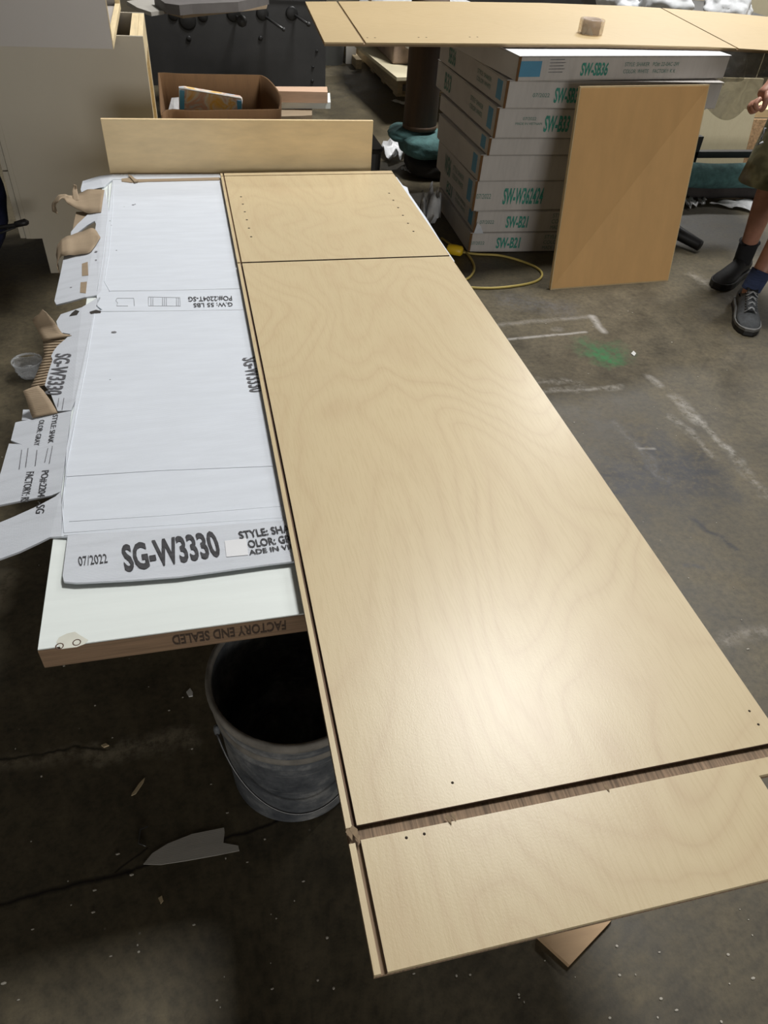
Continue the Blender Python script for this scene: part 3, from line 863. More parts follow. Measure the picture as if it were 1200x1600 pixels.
for k in range(260):
    px, py = random.uniform(0, 1200), random.uniform(480, 1600)
    p = at(px, py, 0.001)
    r = random.uniform(0.0010, 0.0026)
    rr = bmesh.ops.create_icosphere(bm, subdivisions=1, radius=r)
    a = random.uniform(0.6, 2.2)
    for v in rr['verts']:
        v.co = Vector((v.co.x * a, v.co.y, v.co.z * 0.5)) + p
me = bpy.data.meshes.new('floor_dust'); bm.to_mesh(me); bm.free()
tag(link('sawdust_crumbs', me, simple('dust pale', (0.45, 0.42, 0.36), 0.9)), 'scattered pale sawdust crumbs on the concrete floor', 'sawdust', kind='stuff')

# crumpled clear plastic cup on the floor at the left
c0 = at(46, 578, 0.02); c0.z = 0
cup = thing('plastic_cup', 'crumpled clear plastic cup on the floor left of the torn carton', 'cup', c0)
rows = []
for i in range(9):
    f = i / 8
    rows.append([Vector(((0.034 + 0.012 * f + 0.006 * math.sin(5 * a + i)) * math.cos(a), (0.034 + 0.012 * f + 0.006 * math.sin(4 * a + 2 * i)) * math.sin(a) * 0.8, 0.004 + 0.05 * f + 0.004 * math.sin(3 * a))) for a in [2 * math.pi * k / 22 for k in range(22)]])
loft('cup_wall', rows, FILM, cup, closed=True, t=0.0008)
lathe('cup_rim', [(0.046, 0.052), (0.05, 0.054), (0.05, 0.058), (0.046, 0.058), (0.046, 0.052)], 22, FILM, cup)
lathe('cup_base', [(0.0001, 0.004), (0.034, 0.002), (0.036, 0.008)], 22, FILM, cup)

# ------------------------------------------------------------------ base cabinet at the left
YC = 3.16
pt = aty(223, 57, YC); ZCT = pt.z; XB = pt.x
pf = aty(51, 373, YC); XF = pf.x - 0.005; ZK = pf.z
pk = aty(75, 408, YC)
XK = pk.x
WC = 0.46
print('base cabinet', XB, XF, XK, ZCT, ZK, pk.z)
bc = thing('base_cabinet', 'tall white base cabinet with toe kick, its side turned to the table', 'cabinet', (XB, YC, 0))
def bcl(p): return Vector((p[0] - XB, p[1] - YC, p[2]))
for yy, nm in ((YC, 'side_panel'), (YC + WC - 0.012, 'side_panel')):
    plate(nm, [bcl(p) for p in ((XB, yy, ZCT), (XF, yy, ZCT), (XF, yy, ZK), (XK, yy, ZK), (XK, yy, 0), (XB, yy, 0))], 0.012, CABWHITE, bc, (0, 1, 0))
box('face_frame', bcl((XF - 0.019, YC - 0.001, ZK)), bcl((XF, YC + WC, ZCT)), CABWHITE, bc)
zs = aty(10, 268, YC).z
d1 = box('drawer_front', bcl((XF - 0.041, YC + 0.006, zs + 0.002)), bcl((XF - 0.021, YC + WC - 0.01, ZCT - 0.01)), CABWHITE, bc)
d2 = box('door', bcl((XF - 0.041, YC + 0.006, ZK)), bcl((XF - 0.021, YC + WC - 0.01, zs - 0.002)), CABWHITE, bc)
box('toe_kick', bcl((XK, YC + 0.012, 0)), bcl((XK + 0.012, YC + WC - 0.012, ZK)), CABWHITE, bc)
box('bottom_panel', bcl((XF, YC + 0.012, ZK)), bcl((XB - 0.02, YC + WC - 0.012, ZK + 0.012)), RAWWOOD, bc)
box('back_panel', bcl((XB - 0.03, YC + 0.05, 0.02)), bcl((XB - 0.022, YC + WC - 0.05, ZCT - 0.11)), OLDPLY, bc)
box('back_rail', bcl((XB - 0.019, YC + 0.012, ZCT - 0.10)), bcl((XB, YC + WC - 0.012, ZCT)), RAWWOOD, bc)
box('back_rail', bcl((XB - 0.019, YC + 0.012, 0.0)), bcl((XB, YC + WC - 0.012, 0.10)), RAWWOOD, bc)
box('back_stile', bcl((XB - 0.019, YC + 0.012, 0.10)), bcl((XB, YC + 0.06, ZCT - 0.10)), RAWWOOD, bc)
box('back_stile', bcl((XB - 0.019, YC + WC - 0.06, 0.10)), bcl((XB, YC + WC - 0.012, ZCT - 0.10)), RAWWOOD, bc)
plate('top_brace', [bcl((XB - 0.019, YC + 0.012, ZCT - 0.0005)), bcl((XB - 0.045, YC + 0.012, ZCT - 0.0005)), bcl((XB - 0.045, YC + WC - 0.012, ZCT - 0.0005)), bcl((XB - 0.019, YC + WC - 0.012, ZCT - 0.0005))], 0.012, RAWWOOD, bc)
box('top_rail', bcl((XF, YC + 0.012, ZCT - 0.10)), bcl((XF + 0.019, YC + WC - 0.012, ZCT)), RAWWOOD, bc)

# wall cabinet lying on top, open side to the right
zb = ZCT + 0.001
p1 = at(178, 77, zb); p2 = at(199, 14, zb)
XW, YW, YW2 = p1.x, p1.y, p2.y
print('wall cabinet', XW, YW, YW2, p2.x)
wc = thing('wall_cabinet', 'grey-white wall cabinet lying on top of the tall base cabinet, open side right', 'cabinet', (XW, YW, zb))
HW = 0.36
LW = 0.85
D = YW2 - YW
box('side_panel', (-LW, 0, 0), (-0.0025, 0.006, HW), CABLAM, wc, 0.0008)
box('side_panel', (-LW, D - 0.013, 0), (-0.019, D, HW), CABLAM, wc, 0.0008)
box('bottom_panel', (-LW, 0.006, 0.0), (-0.019, D - 0.013, 0.013), CABLAM, wc, 0.0008)
box('top_panel', (-LW, 0.013, HW - 0.013), (-0.019, D - 0.013, HW), CABLAM, wc, 0.0008)
box('back_panel', (-LW, 0.013, 0.013), (-LW + 0.006, D - 0.013, HW - 0.013), CABLAM, wc, 0.0008)
box('frame_stile', (-0.0025, 0, 0), (0, 0.006, HW), RAWWOOD, wc, 0.0002)
box('frame_stile', (-0.019, D - 0.03, 0), (0, D, HW), RAWWOOD, wc, 0.0008)
box('frame_rail', (-0.019, 0.006, 0), (0, D - 0.03, 0.022), RAWWOOD, wc, 0.0008)
box('frame_rail', (-0.019, 0.006, HW - 0.035), (0, D - 0.03, HW), RAWWOOD, wc, 0.0008)

# navy heap and black handle at the left edge
def blob(name, c, r, mat, parent=None, amp=0.25, freq=3.0, sub=4, seed=0, flat=True):
    bm = bmesh.new()
    bmesh.ops.create_icosphere(bm, subdivisions=sub, radius=1)
    for v in bm.verts:
        d = v.co.copy()
        n = noise.noise(d * freq + Vector((seed, seed * 2.3, 0))) + 0.5 * noise.noise(d * freq * 2.7 + Vector((seed, 0, seed)))
        q = d * (1 + amp * n)
        v.co = Vector((q.x * r[0], q.y * r[1], q.z * r[2])) + Vector(c)
        if flat and v.co.z < 0.002: v.co.z = 0.002
    me = bpy.data.meshes.new(name); bm.to_mesh(me); bm.free()
    return link(name, me, mat, parent, True)
p = aty(-30, 400, 3.02)
o = blob('navy_bag', (0, 0, 0.27), (0.21, 0.25, 0.30), NAVY, None, 0.12, 2.2)
o.location = (-0.955, 3.26, 0)
tag(o, 'dark navy cloth bag slumped on the floor at the left edge by the base cabinet', 'bag')
hd = thing('black_clamp', 'black bar clamp poking out from the navy bag towards the base cabinet', 'clamp', (0, 0, 0))
a, b_, c_ = aty(-20, 358, 2.96), aty(25, 352, 2.93), aty(46, 346, 2.92)
tube('bar', [a, b_, aty(38, 347, 2.92)], 0.008, BLACKPL, hd, 8)
tube('grip', [aty(24, 351, 2.92), aty(40, 347, 2.92), aty(45, 347.5, 2.92)], 0.012, BLACKPL, hd, 8, radii=[0.011, 0.013, 0.006])
tube('bar', [aty(-20, 372, 2.95), aty(24, 355, 2.93)], 0.004, BLACKPL, hd, 8)
scp = aty(0, 285, 3.0)
o = box('cardboard_scrap', (-0.14, -0.02, -0.06), (0.06, 0.0, 0.05), KRAFT, None, 0.001)
o.location = (scp.x - 0.09, 3.10, scp.z + 0.06); o.rotation_euler = (0, R(35), 0)
tag(o, 'brown cardboard scrap sticking out on top of the navy bag', 'cardboard')

# ------------------------------------------------------------------ cardboard bin with a magazine
ZR = 0.50
bn = thing('cardboard_bin', 'open brown cardboard bin behind the tan plywood strip', 'box', (0.17, 4.0, 0))
rimpx = [(252, 180), (262, 171.5), (300, 173), (360, 172), (430, 171), (437, 168), (438.5, 155), (434, 142), (422, 127), (410, 118.5), (396, 117), (330, 116), (280, 115), (251, 113.5), (248, 118), (250, 150)]
RIM = [at(x, y, ZR) for x, y in rimpx]
RIM = smooth_path(RIM + [RIM[0]], 4)[:-1]
org = Vector((0.17, 4.0, 0))
cen = sum(RIM, Vector()) / len(RIM)
rows = []
for z in (0.0, 0.17, 0.34, ZR):
    k = 0.92 + 0.08 * z / ZR
    rows.append([Vector((cen.x + (q.x - cen.x) * k, cen.y + (q.y - cen.y) * k, z)) - org for q in RIM])
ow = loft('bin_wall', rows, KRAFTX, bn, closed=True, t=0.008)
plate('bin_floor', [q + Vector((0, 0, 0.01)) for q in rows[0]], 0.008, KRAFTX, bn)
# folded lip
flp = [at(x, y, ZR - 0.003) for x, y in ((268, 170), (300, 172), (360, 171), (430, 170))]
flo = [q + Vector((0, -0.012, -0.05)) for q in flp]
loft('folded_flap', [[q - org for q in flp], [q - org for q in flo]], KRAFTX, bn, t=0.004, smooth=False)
# magazine
def mag_mat():
    m, t, b = nt('magazine print')
    n = N(t, 'ShaderNodeTexNoise', i_Scale=9.0, i_Detail=4.0, i_Distortion=1.0)
    L(t, mapping(t), n.inputs['Vector'])
    r = ramp(t, n.outputs['Fac'], [(0.28, (0.25, 0.36, 0.50)), (0.40, (0.62, 0.66, 0.70)), (0.47, (0.70, 0.42, 0.30)), (0.54, (0.78, 0.74, 0.68)), (0.62, (0.85, 0.50, 0.10)), (0.70, (0.80, 0.76, 0.66)), (0.8, (0.35, 0.15, 0.12))])
    L(t, r.outputs[0], b.inputs['Base Color'])
    b.inputs['Roughness'].default_value = 0.35
    return m
yM = 3.80
mg = thing('magazine', 'colourful picture puzzle box with blue ends standing in the cardboard bin', 'puzzle box', (0, 0, 0))
mc = [aty(280, 174, yM), aty(279.5, 137.5, yM), aty(288, 137, yM), aty(376, 152, yM + 0.02), aty(379, 155, yM + 0.02), aty(379, 174, yM + 0.02)]
mid_ = (mc[0] + mc[3]) / 2
lowl, lowr = Vector((mc[0].x + 0.02, yM, 0.24)), Vector((mc[5].x - 0.02, yM + 0.02, 0.24))
plate('print_panel', [mc[0], mc[1], mc[2], mc[3], mc[4], mc[5], lowr, lowl], 0.03, mag_mat(), mg, (0, 1, 0))
BL = simple('magazine blue', (0.09, 0.36, 0.62), 0.4)
plate('blue_band', [aty(281, 172, yM - 0.003), aty(280.5, 141, yM - 0.003), aty(288, 142, yM - 0.003), aty(288, 172, yM - 0.003)], 0.002, BL, mg, (0, 1, 0))
plate('blue_band', [aty(371, 172, yM + 0.014), aty(370, 157, yM + 0.014), aty(378, 158, yM + 0.014), aty(378, 172, yM + 0.014)], 0.002, BL, mg, (0, 1, 0))
tube('white_border', [aty(x, y, yM + 0.002) for x, y in ((281, 165), (281, 139), (287, 138.5), (376, 153.5), (378, 156), (378, 170))], 0.0035, PAPER, mg, 6)
for k, (x0, y0, x1, y1) in enumerate(((262, 172, 268, 153), (270, 172, 272, 155))):
    a, b_ = aty(x0, y0 + 4, 3.86), aty(x1, y1, 3.9)
    plate('clear_sleeve', [a, b_, b_ + Vector((0.06, 0.02, 0)), a + Vector((0.06, 0, 0))], 0.002, FILMW, mg, (0, 1, 0))

# ------------------------------------------------------------------ dark steel bench far behind
YS = 6.30
sb = thing('steel_bench', 'dark grey steel bench front with pull rods beyond the cardboard bin', 'workbench', (0.45, YS, 0))
so = Vector((0.45, YS, 0))
pbl, pbr = aty(238, 100, YS), aty(508, 133, YS)
ztl, ztr = aty(238, 20, YS).z, aty(478, 2, YS).z
xtl, xtr = aty(225, 20, YS).x, aty(509, 66, YS).x
print('steel', pbl, pbr, ztl, ztr, xtl, xtr)
zt = max(ztl, ztr) + 0.0
plate('front_plate', [Vector(p) - so for p in ((xtl, YS, zt), (xtr - 0.0, YS, zt), (xtr, YS, 0.0), (xtl, YS, 0.0))], 0.02, STEEL, sb, (0, 1, 0))
plate('bench_top', [Vector(p) - so for p in ((xtl, YS - 0.01, zt + 0.02), (xtr, YS - 0.01, zt + 0.02), (xtr, YS + 0.8, zt + 0.02), (xtl, YS + 0.8, zt + 0.02))], 0.02, STEEL, sb)
plate('side_plate', [Vector(p) - so for p in ((xtr - 0.02, YS + 0.02, zt), (xtr - 0.02, YS + 0.78, zt), (xtr - 0.02, YS + 0.78, 0), (xtr - 0.02, YS + 0.02, 0))], 0.02, STEEL, sb, (1, 0, 0))
plate('side_plate', [Vector(p) - so for p in ((xtl, YS + 0.02, zt), (xtl, YS + 0.78, zt), (xtl, YS + 0.78, 0), (xtl, YS + 0.02, 0))], 0.02, STEEL, sb, (1, 0, 0))
def disc(px, py, rr):
    p = aty(px, py, YS - 0.003)
    rows = [[p - so + Vector((r * math.cos(a), dy, r * math.sin(a))) for a in [2 * math.pi * k / 20 for k in range(20)]] for r, dy in ((0.0005, -0.006), (rr * 0.8, -0.006), (rr, -0.002), (rr, 0.004))]
    loft('socket', rows, BLACK, sb, closed=True)
for px, py, rr in ((271, 24, 0.035), (293, 32, 0.06), (317, 26, 0.035), (365, 22, 0.05), (410, 21, 0.045), (456, 21, 0.045), (295, 60.5, 0.018), (407, 60, 0.016), (495, 80, 0.01), (489, 105, 0.01), (488, 127, 0.012)):
    disc(px, py, rr)
for (x0, y0, x1, y1, rb) in ((416, 27, 443, 46, 0.014), (461, 24, 482, 38, 0.016), (370, 26, 378, 33, 0.038)):
    a = aty(x0, y0, YS - 0.005) - so
    b_ = aty(x1, y1, YS - 0.20) - so
    r_ = tube('pull_rod', [a, b_], 0.009, RODS, sb, 8)
    lathe('rod_knob', [(0.0001, rb), (rb * 0.7, rb * 0.7), (rb, 0), (rb * 0.7, -rb * 0.7), (0.0001, -rb)], 14, STEEL, r_, b_)
# sheets piled on the bench
zz = zt + 0.021
shl = [
    ('cardboard_sheet', [(232, 10), (262, 3), (300, -4), (420, -6), (416, 8), (370, 13), (300, 21), (285, 22.5), (262, 16)], 0.02, KRAFT, 'brown cardboard sheet lying on the steel bench', 'cardboard'),
    ('paper_pile', [(198, 2), (222, -3), (250, 0), (256, 16), (236, 19), (215, 12)], 0.02, SCRAPGREY, 'torn pale cardboard pieces at the left end of the steel bench', 'cardboard'),
]
for nm, pts, t_, mt, lb, ct in shl:
    P = [at(x, y, zz + t_) for x, y in pts]
    c = sum(P, Vector()) / len(P); c.z = zz
    o = plate(nm, [q - c for q in P], t_, mt); o.location = c
    tag(o, lb, ct)
    zz += t_ + 0.001
P = [at(x, y, zz + 0.05) for x, y in ((240, -8), (420, -8), (372, 3), (300, 6), (280, 8), (258, 5))]
c = sum(P, Vector()) / len(P); c.z = zz
o = plate('grey_sheet', [q - c for q in P], 0.05, simple('grey board', (0.13, 0.12, 0.115), 0.8)); o.location = c
tag(o, 'dark grey board on top of the brown sheet on the steel bench', 'board')

# boards left of the aisle on a low carton
zc_ = 0.26
def slab(name, pts, ztop, t, mat, label, cat, group=None):
    P = [at(x, y, ztop) for x, y in pts]
    c = sum(P, Vector()) / len(P); c.z = ztop - t
    o = plate(name, [q - c for q in P], t, mat); o.location = c
    return tag(o, label, cat, group)
lowc = slab('low_carton', [(425, 164), (487.5, 165), (487.5, 180), (470, 181), (425, 182)], 0.16, 0.16, KRAFT, 'low brown carton under the white board beside the aisle', 'box')
slab('white_board', [(420, 153), (515.5, 145), (516.5, 160), (420, 160)], 0.20, 0.036, DOORWHITE, 'short white board sticking out right of the cardboard bin', 'board')
slab('lumber_block', [(420, 135), (511, 135.5), (512, 144), (420, 142)], 0.265, 0.062, PINKWOOD, 'reddish lumber block on the short white board', 'lumber')

# black tote right behind the plywood strip
p0_ = aty(599, 240, 3.25)
tt = thing('black_tote', 'black plastic tote on the floor behind the plywood strip', 'tote', (0, 0, 0))
rows = []
for z, k in ((0.0, 0.9), (0.22, 0.97), (p0_.z + 0.0, 1.0), (p0_.z + 0.015, 1.04), (p0_.z + 0.02, 1.0)):
    cxx, cyy, hx, hy = p0_.x - 0.22, 3.40, 0.215 * k, 0.16 * k
    rr_ = 0.03
    pts = []
    for (sx, sy, a0) in ((1, 1, 0), (-1, 1, 90), (-1, -1, 180), (1, -1, 270)):
        for j in range(5):
            a = R(a0 + 90 * j / 4)
            pts.append(Vector((cxx + sx * (hx - rr_) + rr_ * math.cos(a), cyy + sy * (hy - rr_) + rr_ * math.sin(a), z)))
    rows.append(pts)
loft('tote_body', rows, BLACKPL, tt, closed=True, caps=True, smooth=False)

# ------------------------------------------------------------------ stack of flat cabinet cartons
CYS = [3.22, 3.21, 3.195, 3.17, 3.145, 3.12, 3.085, 3.04, 3.04]
corner = [(731, 395.5), (739, 364.5), (737, 331), (746, 284.5), (761, 244), (770, 217), (786, 170.5), (805.5, 128.5), (811, 86.5)]
cz = [aty(x, y, CYS[k]).z for k, (x, y) in enumerate(corner)]
cx_ = [aty(x, y, CYS[k]).x for k, (x, y) in enumerate(corner)]
cz[0] = 0
print('stack z', [round(z, 3) for z in cz], [round(x, 3) for x in cx_])
names = ['carton at the floor, SW-B21', 'second carton up, SW-B21 with torn corner', 'third carton up, SW-W362424', 'fourth carton up, with plain front', 'thin fifth carton up, unprinted front', 'sixth carton up, SW-B33', 'seventh carton up, SW-SB36', 'topmost carton, SW-SB36 with large blue sticker']
angs = [-3, -2, -1, 0.5, 1, 1.5, 3, 7]
lens = [0.93, 0.93, 0.95, 0.95, 0.95, 0.97, 1.0, 1.02]
deps = [0.62, 0.60, 0.66, 0.66, 0.60, 0.66, 0.78, 0.74]
prints = ['SW-B21', 'SW-B21', 'SW-W362424', None, None, 'SW-B33', 'SW-SB36', 'SW-SB36']
cartons = []
backs = [(680, 322), (685, 290), (679, 262), (682, 216), (687, 172), (679, 129), (682, 86)]
for i, (x, y) in enumerate(backs):
    q = at(x, y, cz[i])
    v = q - Vector((aty(*corner[i], CYS[i]).x, CYS[i], cz[i]))
    deps[i] = min(0.86, max(0.58, v.length))
    angs[i] = min(7, max(-3, 0.5 * angs[i] + 0.5 * math.degrees(math.atan2(-v.x, v.y))))
    print('carton', i, round(v.length, 3), round(math.degrees(math.atan2(-v.x, v.y)), 1))
for i in range(8):
    CY = CYS[i]
    z0, z1 = cz[i], cz[i + 1] - 0.0012
    cxm = aty(*corner[i], CY).x if i else aty(731, 395.5, CY).x
    if i == 7: cxm = cx_[7]
    c = thing('carton', 'white flat-packed cabinet ' + names[i], 'box', (cxm, CY, z0), R(angs[i]), 'stacked cabinet cartons')
    h = z1 - z0
    b = bmesh.new()
    box_bm(b, (0, 0, 0.002), (lens[i], deps[i], h - 0.004), 0.007, None, 3)
    # a little crush and bulge
    for v in b.verts:
        v.co += Vector((0, 0, 0)) 
    me = bpy.data.meshes.new('carton_body'); b.to_mesh(me); b.free()
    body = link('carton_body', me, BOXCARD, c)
    # lid lip: top sheet slightly proud, and glued corner seam
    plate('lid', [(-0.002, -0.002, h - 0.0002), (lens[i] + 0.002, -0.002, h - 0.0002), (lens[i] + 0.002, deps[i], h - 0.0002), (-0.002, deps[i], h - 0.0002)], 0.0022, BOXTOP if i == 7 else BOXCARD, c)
    plate('seam', [(-0.0022, -0.0018, h - 0.002), (0.010, -0.0018, h - 0.002), (0.008, -0.0018, 0.003), (-0.0022, -0.0018, 0.003)], 0.0016, KRAFTX, c, (0, 1, 0))
    # blue stickers on the left end
    if i in (2, 1, 3, 5, 6, 4):
        yy = 0.04
        plate('sticker', [(-0.0012, yy, h * 0.86), (-0.0012, yy + 0.055, h * 0.86), (-0.0012, yy + 0.055, h * 0.2), (-0.0012, yy, h * 0.2)], 0.001, STICKBLUE, c, (1, 0, 0))
    # front print
    if prints[i]:
        tx = {0: (772, 808), 1: (787, 820), 2: (782, 843), 5: (846, 885), 6: (863, 906), 7: (908, 953)}[i]
        a = [(aty(q, corner[i][1], CY).x - cxm) for q in tx]
        if i == 7: a = [q * 1.01 + 0.004 for q in a]
        bl, tl = (0.25, 0.74) if i != 7 else (0.24, 0.72)
        text(prints[i], (a[0], -0.0012, h * bl), (a[1], -0.0012, h * bl), (a[0], -0.0012, h * tl), INKGREEN, c, 0.0003, 0.03)
        # two lines of small print at the right
        a2 = a[1] + (0.12 if i < 5 else 0.10)
        if i == 7:
            a2 = aty(990, 100, CY).x - cxm
            text('STYLE: SHAKER   PO#: 22-0AC-2W', (a2, -0.0012, h * 0.58), (a2 + 0.27, -0.0012, h * 0.58), (a2, -0.0012, h * 0.74), INKFAINT, c, 0.0003, 0.0)
            text('COLOR: WHITE    FACTORY: K K', (a2, -0.0012, h * 0.30), (a2 + 0.26, -0.0012, h * 0.30), (a2, -0.0012, h * 0.46), INKFAINT, c, 0.0003, 0.0)
        elif i in (0, 1, 2):
            for r_, s_ in enumerate(('STYLE: SHAKER', 'COLOR: WHITE', 'MADE IN VIETNAM')):
                text(s_, (a2, -0.0012, h * (0.68 - 0.27 * r_)), (a2 + 0.17, -0.0012, h * (0.68 - 0.27 * r_)), (a2, -0.0012, h * (0.86 - 0.27 * r_)), INKFAINT, c, 0.0003, 0.0)
            text('07/2022', (a[0] - 0.13, -0.0012, h * 0.42), (a[0] - 0.06, -0.0012, h * 0.42), (a[0] - 0.13, -0.0012, h * 0.58), INKFAINT, c, 0.0003, 0.0)
        elif i == 5:
            text('07/2022', (0.12, -0.0012, h * 0.60), (0.18, -0.0012, h * 0.60), (0.12, -0.0012, h * 0.70), INKFAINT, c, 0.0003, 0.0)
            text('MADE IN VIETNAM', (0.09, -0.0012, h * 0.45), (0.21, -0.0012, h * 0.45), (0.09, -0.0012, h * 0.53), INKFAINT, c, 0.0003, 0.0)
        elif i == 6:
            text('07/2022', (0.12, -0.0012, h * 0.42), (0.195, -0.0012, h * 0.42), (0.12, -0.0012, h * 0.56), INKFAINT, c, 0.0003, 0.0)
    if i == 7:
        x0 = aty(816, 100, CY).x - cxm - 0.012
        plate('sticker', [(x0, -0.0012, h * 0.80), (x0 + 0.10, -0.0012, h * 0.80), (x0 + 0.10, -0.0012, h * 0.20), (x0, -0.0012, h * 0.20)], 0.001, STICKBLUE, c, (0, 1, 0))
        for r_ in range(5):
            zz_ = h * (0.86 - 0.12 * r_)
            plate('fine_print', [(x0 + 0.135, -0.0014, zz_), (x0 + 0.20 + 0.01 * (r_ % 2), -0.0014, zz_ + 0.001), (x0 + 0.20, -0.0014, zz_ - 0.0015), (x0 + 0.135, -0.0014, zz_ - 0.0015)], 0.0005, INKGREY, c, (0, 1, 0))
    # print on the left end (reads along the depth)
    if i in (1, 2, 5, 6):
        d0 = deps[i]
        text({1: 'B21', 2: 'W36', 5: 'B33', 6: 'SB36'}[i], (-0.0012, d0 - 0.14, h * 0.22), (-0.0012, d0 - 0.24, h * 0.22), (-0.0012, d0 - 0.14, h * 0.8), INKFAINT, c, 0.0003, 0.02)
        for r_, s_ in enumerate(('STYLE: SHAKER', 'COLOR: WHITE')):
            text(s_, (-0.0012, 0.33, h * (0.58 - 0.26 * r_)), (-0.0012, 0.16, h * (0.58 - 0.26 * r_)), (-0.0012, 0.33, h * (0.74 - 0.26 * r_)), INKFAINT, c, 0.0003, 0.0)
    cartons.append(c)
    c['group'] = 'stacked cabinet cartons'
# torn corner of the second carton
c1 = cartons[1]
h1 = cz[2] - cz[1]
plate('torn_corner', [(0.003, -0.003, 0.0), (0.05, -0.003, 0.0), (0.03, -0.012, h1 * 0.35), (0.012, -0.008, h1 * 0.5)], 0.002, WHITECARDX, c1, (0, 1, 0))

# ------------------------------------------------------------------ far plywood panel across the cartons
ZF = cz[8] + 0.0125 + 0.004
def sag(px):
    return ZF - 0.006 * ((px - 860) / 345) ** 2
nearp = [(507, 66), (570, 66.5), (640, 67), (700, 67.5), (780, 68), (860, 68.5), (940, 69), (1020, 71), (1100, 73), (1153, 75.5), (1200, 78.5), (1260, 83), (1330, 89)]
farp = [(477, 2.5), (527, 2.2), (587, 1.8), (637, 2), (707, 2.5), (777, 3.5), (847, 4.5), (915, 7), (985, 9.5), (1033, 12.5), (1080, 16), (1140, 20.5), (1210, 27)]
print('far panel width', (at(700, 67.5, sag(700)) - at(707, 2.5, sag(700))).length, 'z', ZF)
fp = thing('plywood_sheet', 'far pale plywood panel with a tape roll on it, resting across the carton stack', 'plywood panel', (1.6, 3.4, ZF - 0.02))
fo = Vector((1.6, 3.4, ZF - 0.02))
NP = [at(x, y, sag(x)) for x, y in nearp]
FP = [at(x, y, sag(nearp[i][0])) for i, (x, y) in enumerate(farp)]
def fpiece(i0, i1, e0, e1, name='face_panel', t=0.012, dz=0, mat=MAPLEX):
    """solid piece between stations i0..i1, pulled in at its ends"""
    A, B = [NP[i].copy() for i in range(i0, i1 + 1)], [FP[i].copy() for i in range(i0, i1 + 1)]
    if e0: A[0] = A[0] + (A[1] - A[0]).normalized() * e0; B[0] = B[0] + (B[1] - B[0]).normalized() * e0
    if e1: A[-1] = A[-1] + (A[-2] - A[-1]).normalized() * e1; B[-1] = B[-1] + (B[-2] - B[-1]).normalized() * e1
    n = len(A)
    vs = [p - fo + Vector((0, 0, dz)) for p in A + B] + [p - fo + Vector((0, 0, dz - t)) for p in A + B]
    fs = []
    for k in range(n - 1):
        fs += [(k, k + 1, n + k + 1, n + k), (2 * n + k, 3 * n + k, 3 * n + k + 1, 2 * n + k + 1), (k, 2 * n + k, 2 * n + k + 1, k + 1), (n + k, n + k + 1, 3 * n + k + 1, 3 * n + k)]
    fs += [(0, n, 3 * n, 2 * n), (n - 1, 3 * n - 1, 4 * n - 1, 2 * n - 1)]
    return link(name, mesh_from(vs, fs, name), mat, fp)
fpiece(0, 12, 0, 0, 'bottom_ply', 0.007, -0.0055, PLYEDGE)
fpiece(0, 1, 0, 0.005, t=0.006)
fpiece(1, 9, 0.005, 0.005, t=0.006)
fpiece(9, 12, 0.005, 0, t=0.006)
for x, y in ((582, 59), (594, 59), (657, 58.5), (667, 58.5), (736, 58), (748, 58), (1035, 59), (608, 3), (615, 3)):
    pass
for x, y in ((654, 58.5), (666, 58.5), (734, 58), (746, 58), (574, 59), (586, 59)):
    p = at(x, y, sag(x)) - fo
    lathe('drilled_hole', [(0.0001, 0.0005), (0.004, 0.0005), (0.0042, -0.001)], 8, HOLE, fp, p)
# roll of clear tape
tp = at(930, 57, sag(930)); tp.y += 0.055
tr_ = thing('tape_roll', 'roll of clear packing tape lying on the far plywood panel', 'tape', tp)
lathe('tape', [(0.040, 0.001), (0.052, 0.001), (0.0535, 0.004), (0.0535, 0.052), (0.052, 0.055), (0.040, 0.055), (0.040, 0.001)], 40, TAPE, tr_)
lathe('core', [(0.0375, 0.001), (0.0398, 0.001), (0.0398, 0.055), (0.0375, 0.055), (0.0375, 0.001)], 40, simple('tape core', (0.50, 0.40, 0.32), 0.7), tr_)

# ------------------------------------------------------------------ tan board leaning on the cartons
zt_ = 0.775
lb = [at(860, 453, 0.0), at(1044, 439, 0.0)]
lt = [at(907, 135, zt_), at(1109, 132, zt_)]
ctr = (lb[0] + lb[1]) / 2
nrm = (lb[1] - lb[0]).cross(lt[0] - lb[0]).normalized()
if nrm.y < 0: nrm = -nrm
ln = thing('cabinet_panel', 'tan cabinet panel leaning on the carton stack', 'panel', ctr)
vs, fs = plate_geo([p - ctr for p in (lt[0], lt[1], lb[1], lb[0])], 0.016, nrm)
link('panel_core', mesh_from(vs, fs), BOARDEDGE, ln)
q = [lt[0], lt[1], lb[1], lb[0]]
qc = sum(q, Vector()) / 4
q = [qc + (p - qc) * 0.985 for p in q]
vs, fs = plate_geo([p - ctr - nrm * 0.0008 for p in q], 0.001, nrm)
link('panel_face', mesh_from(vs, fs), BOARDBROWN, ln)

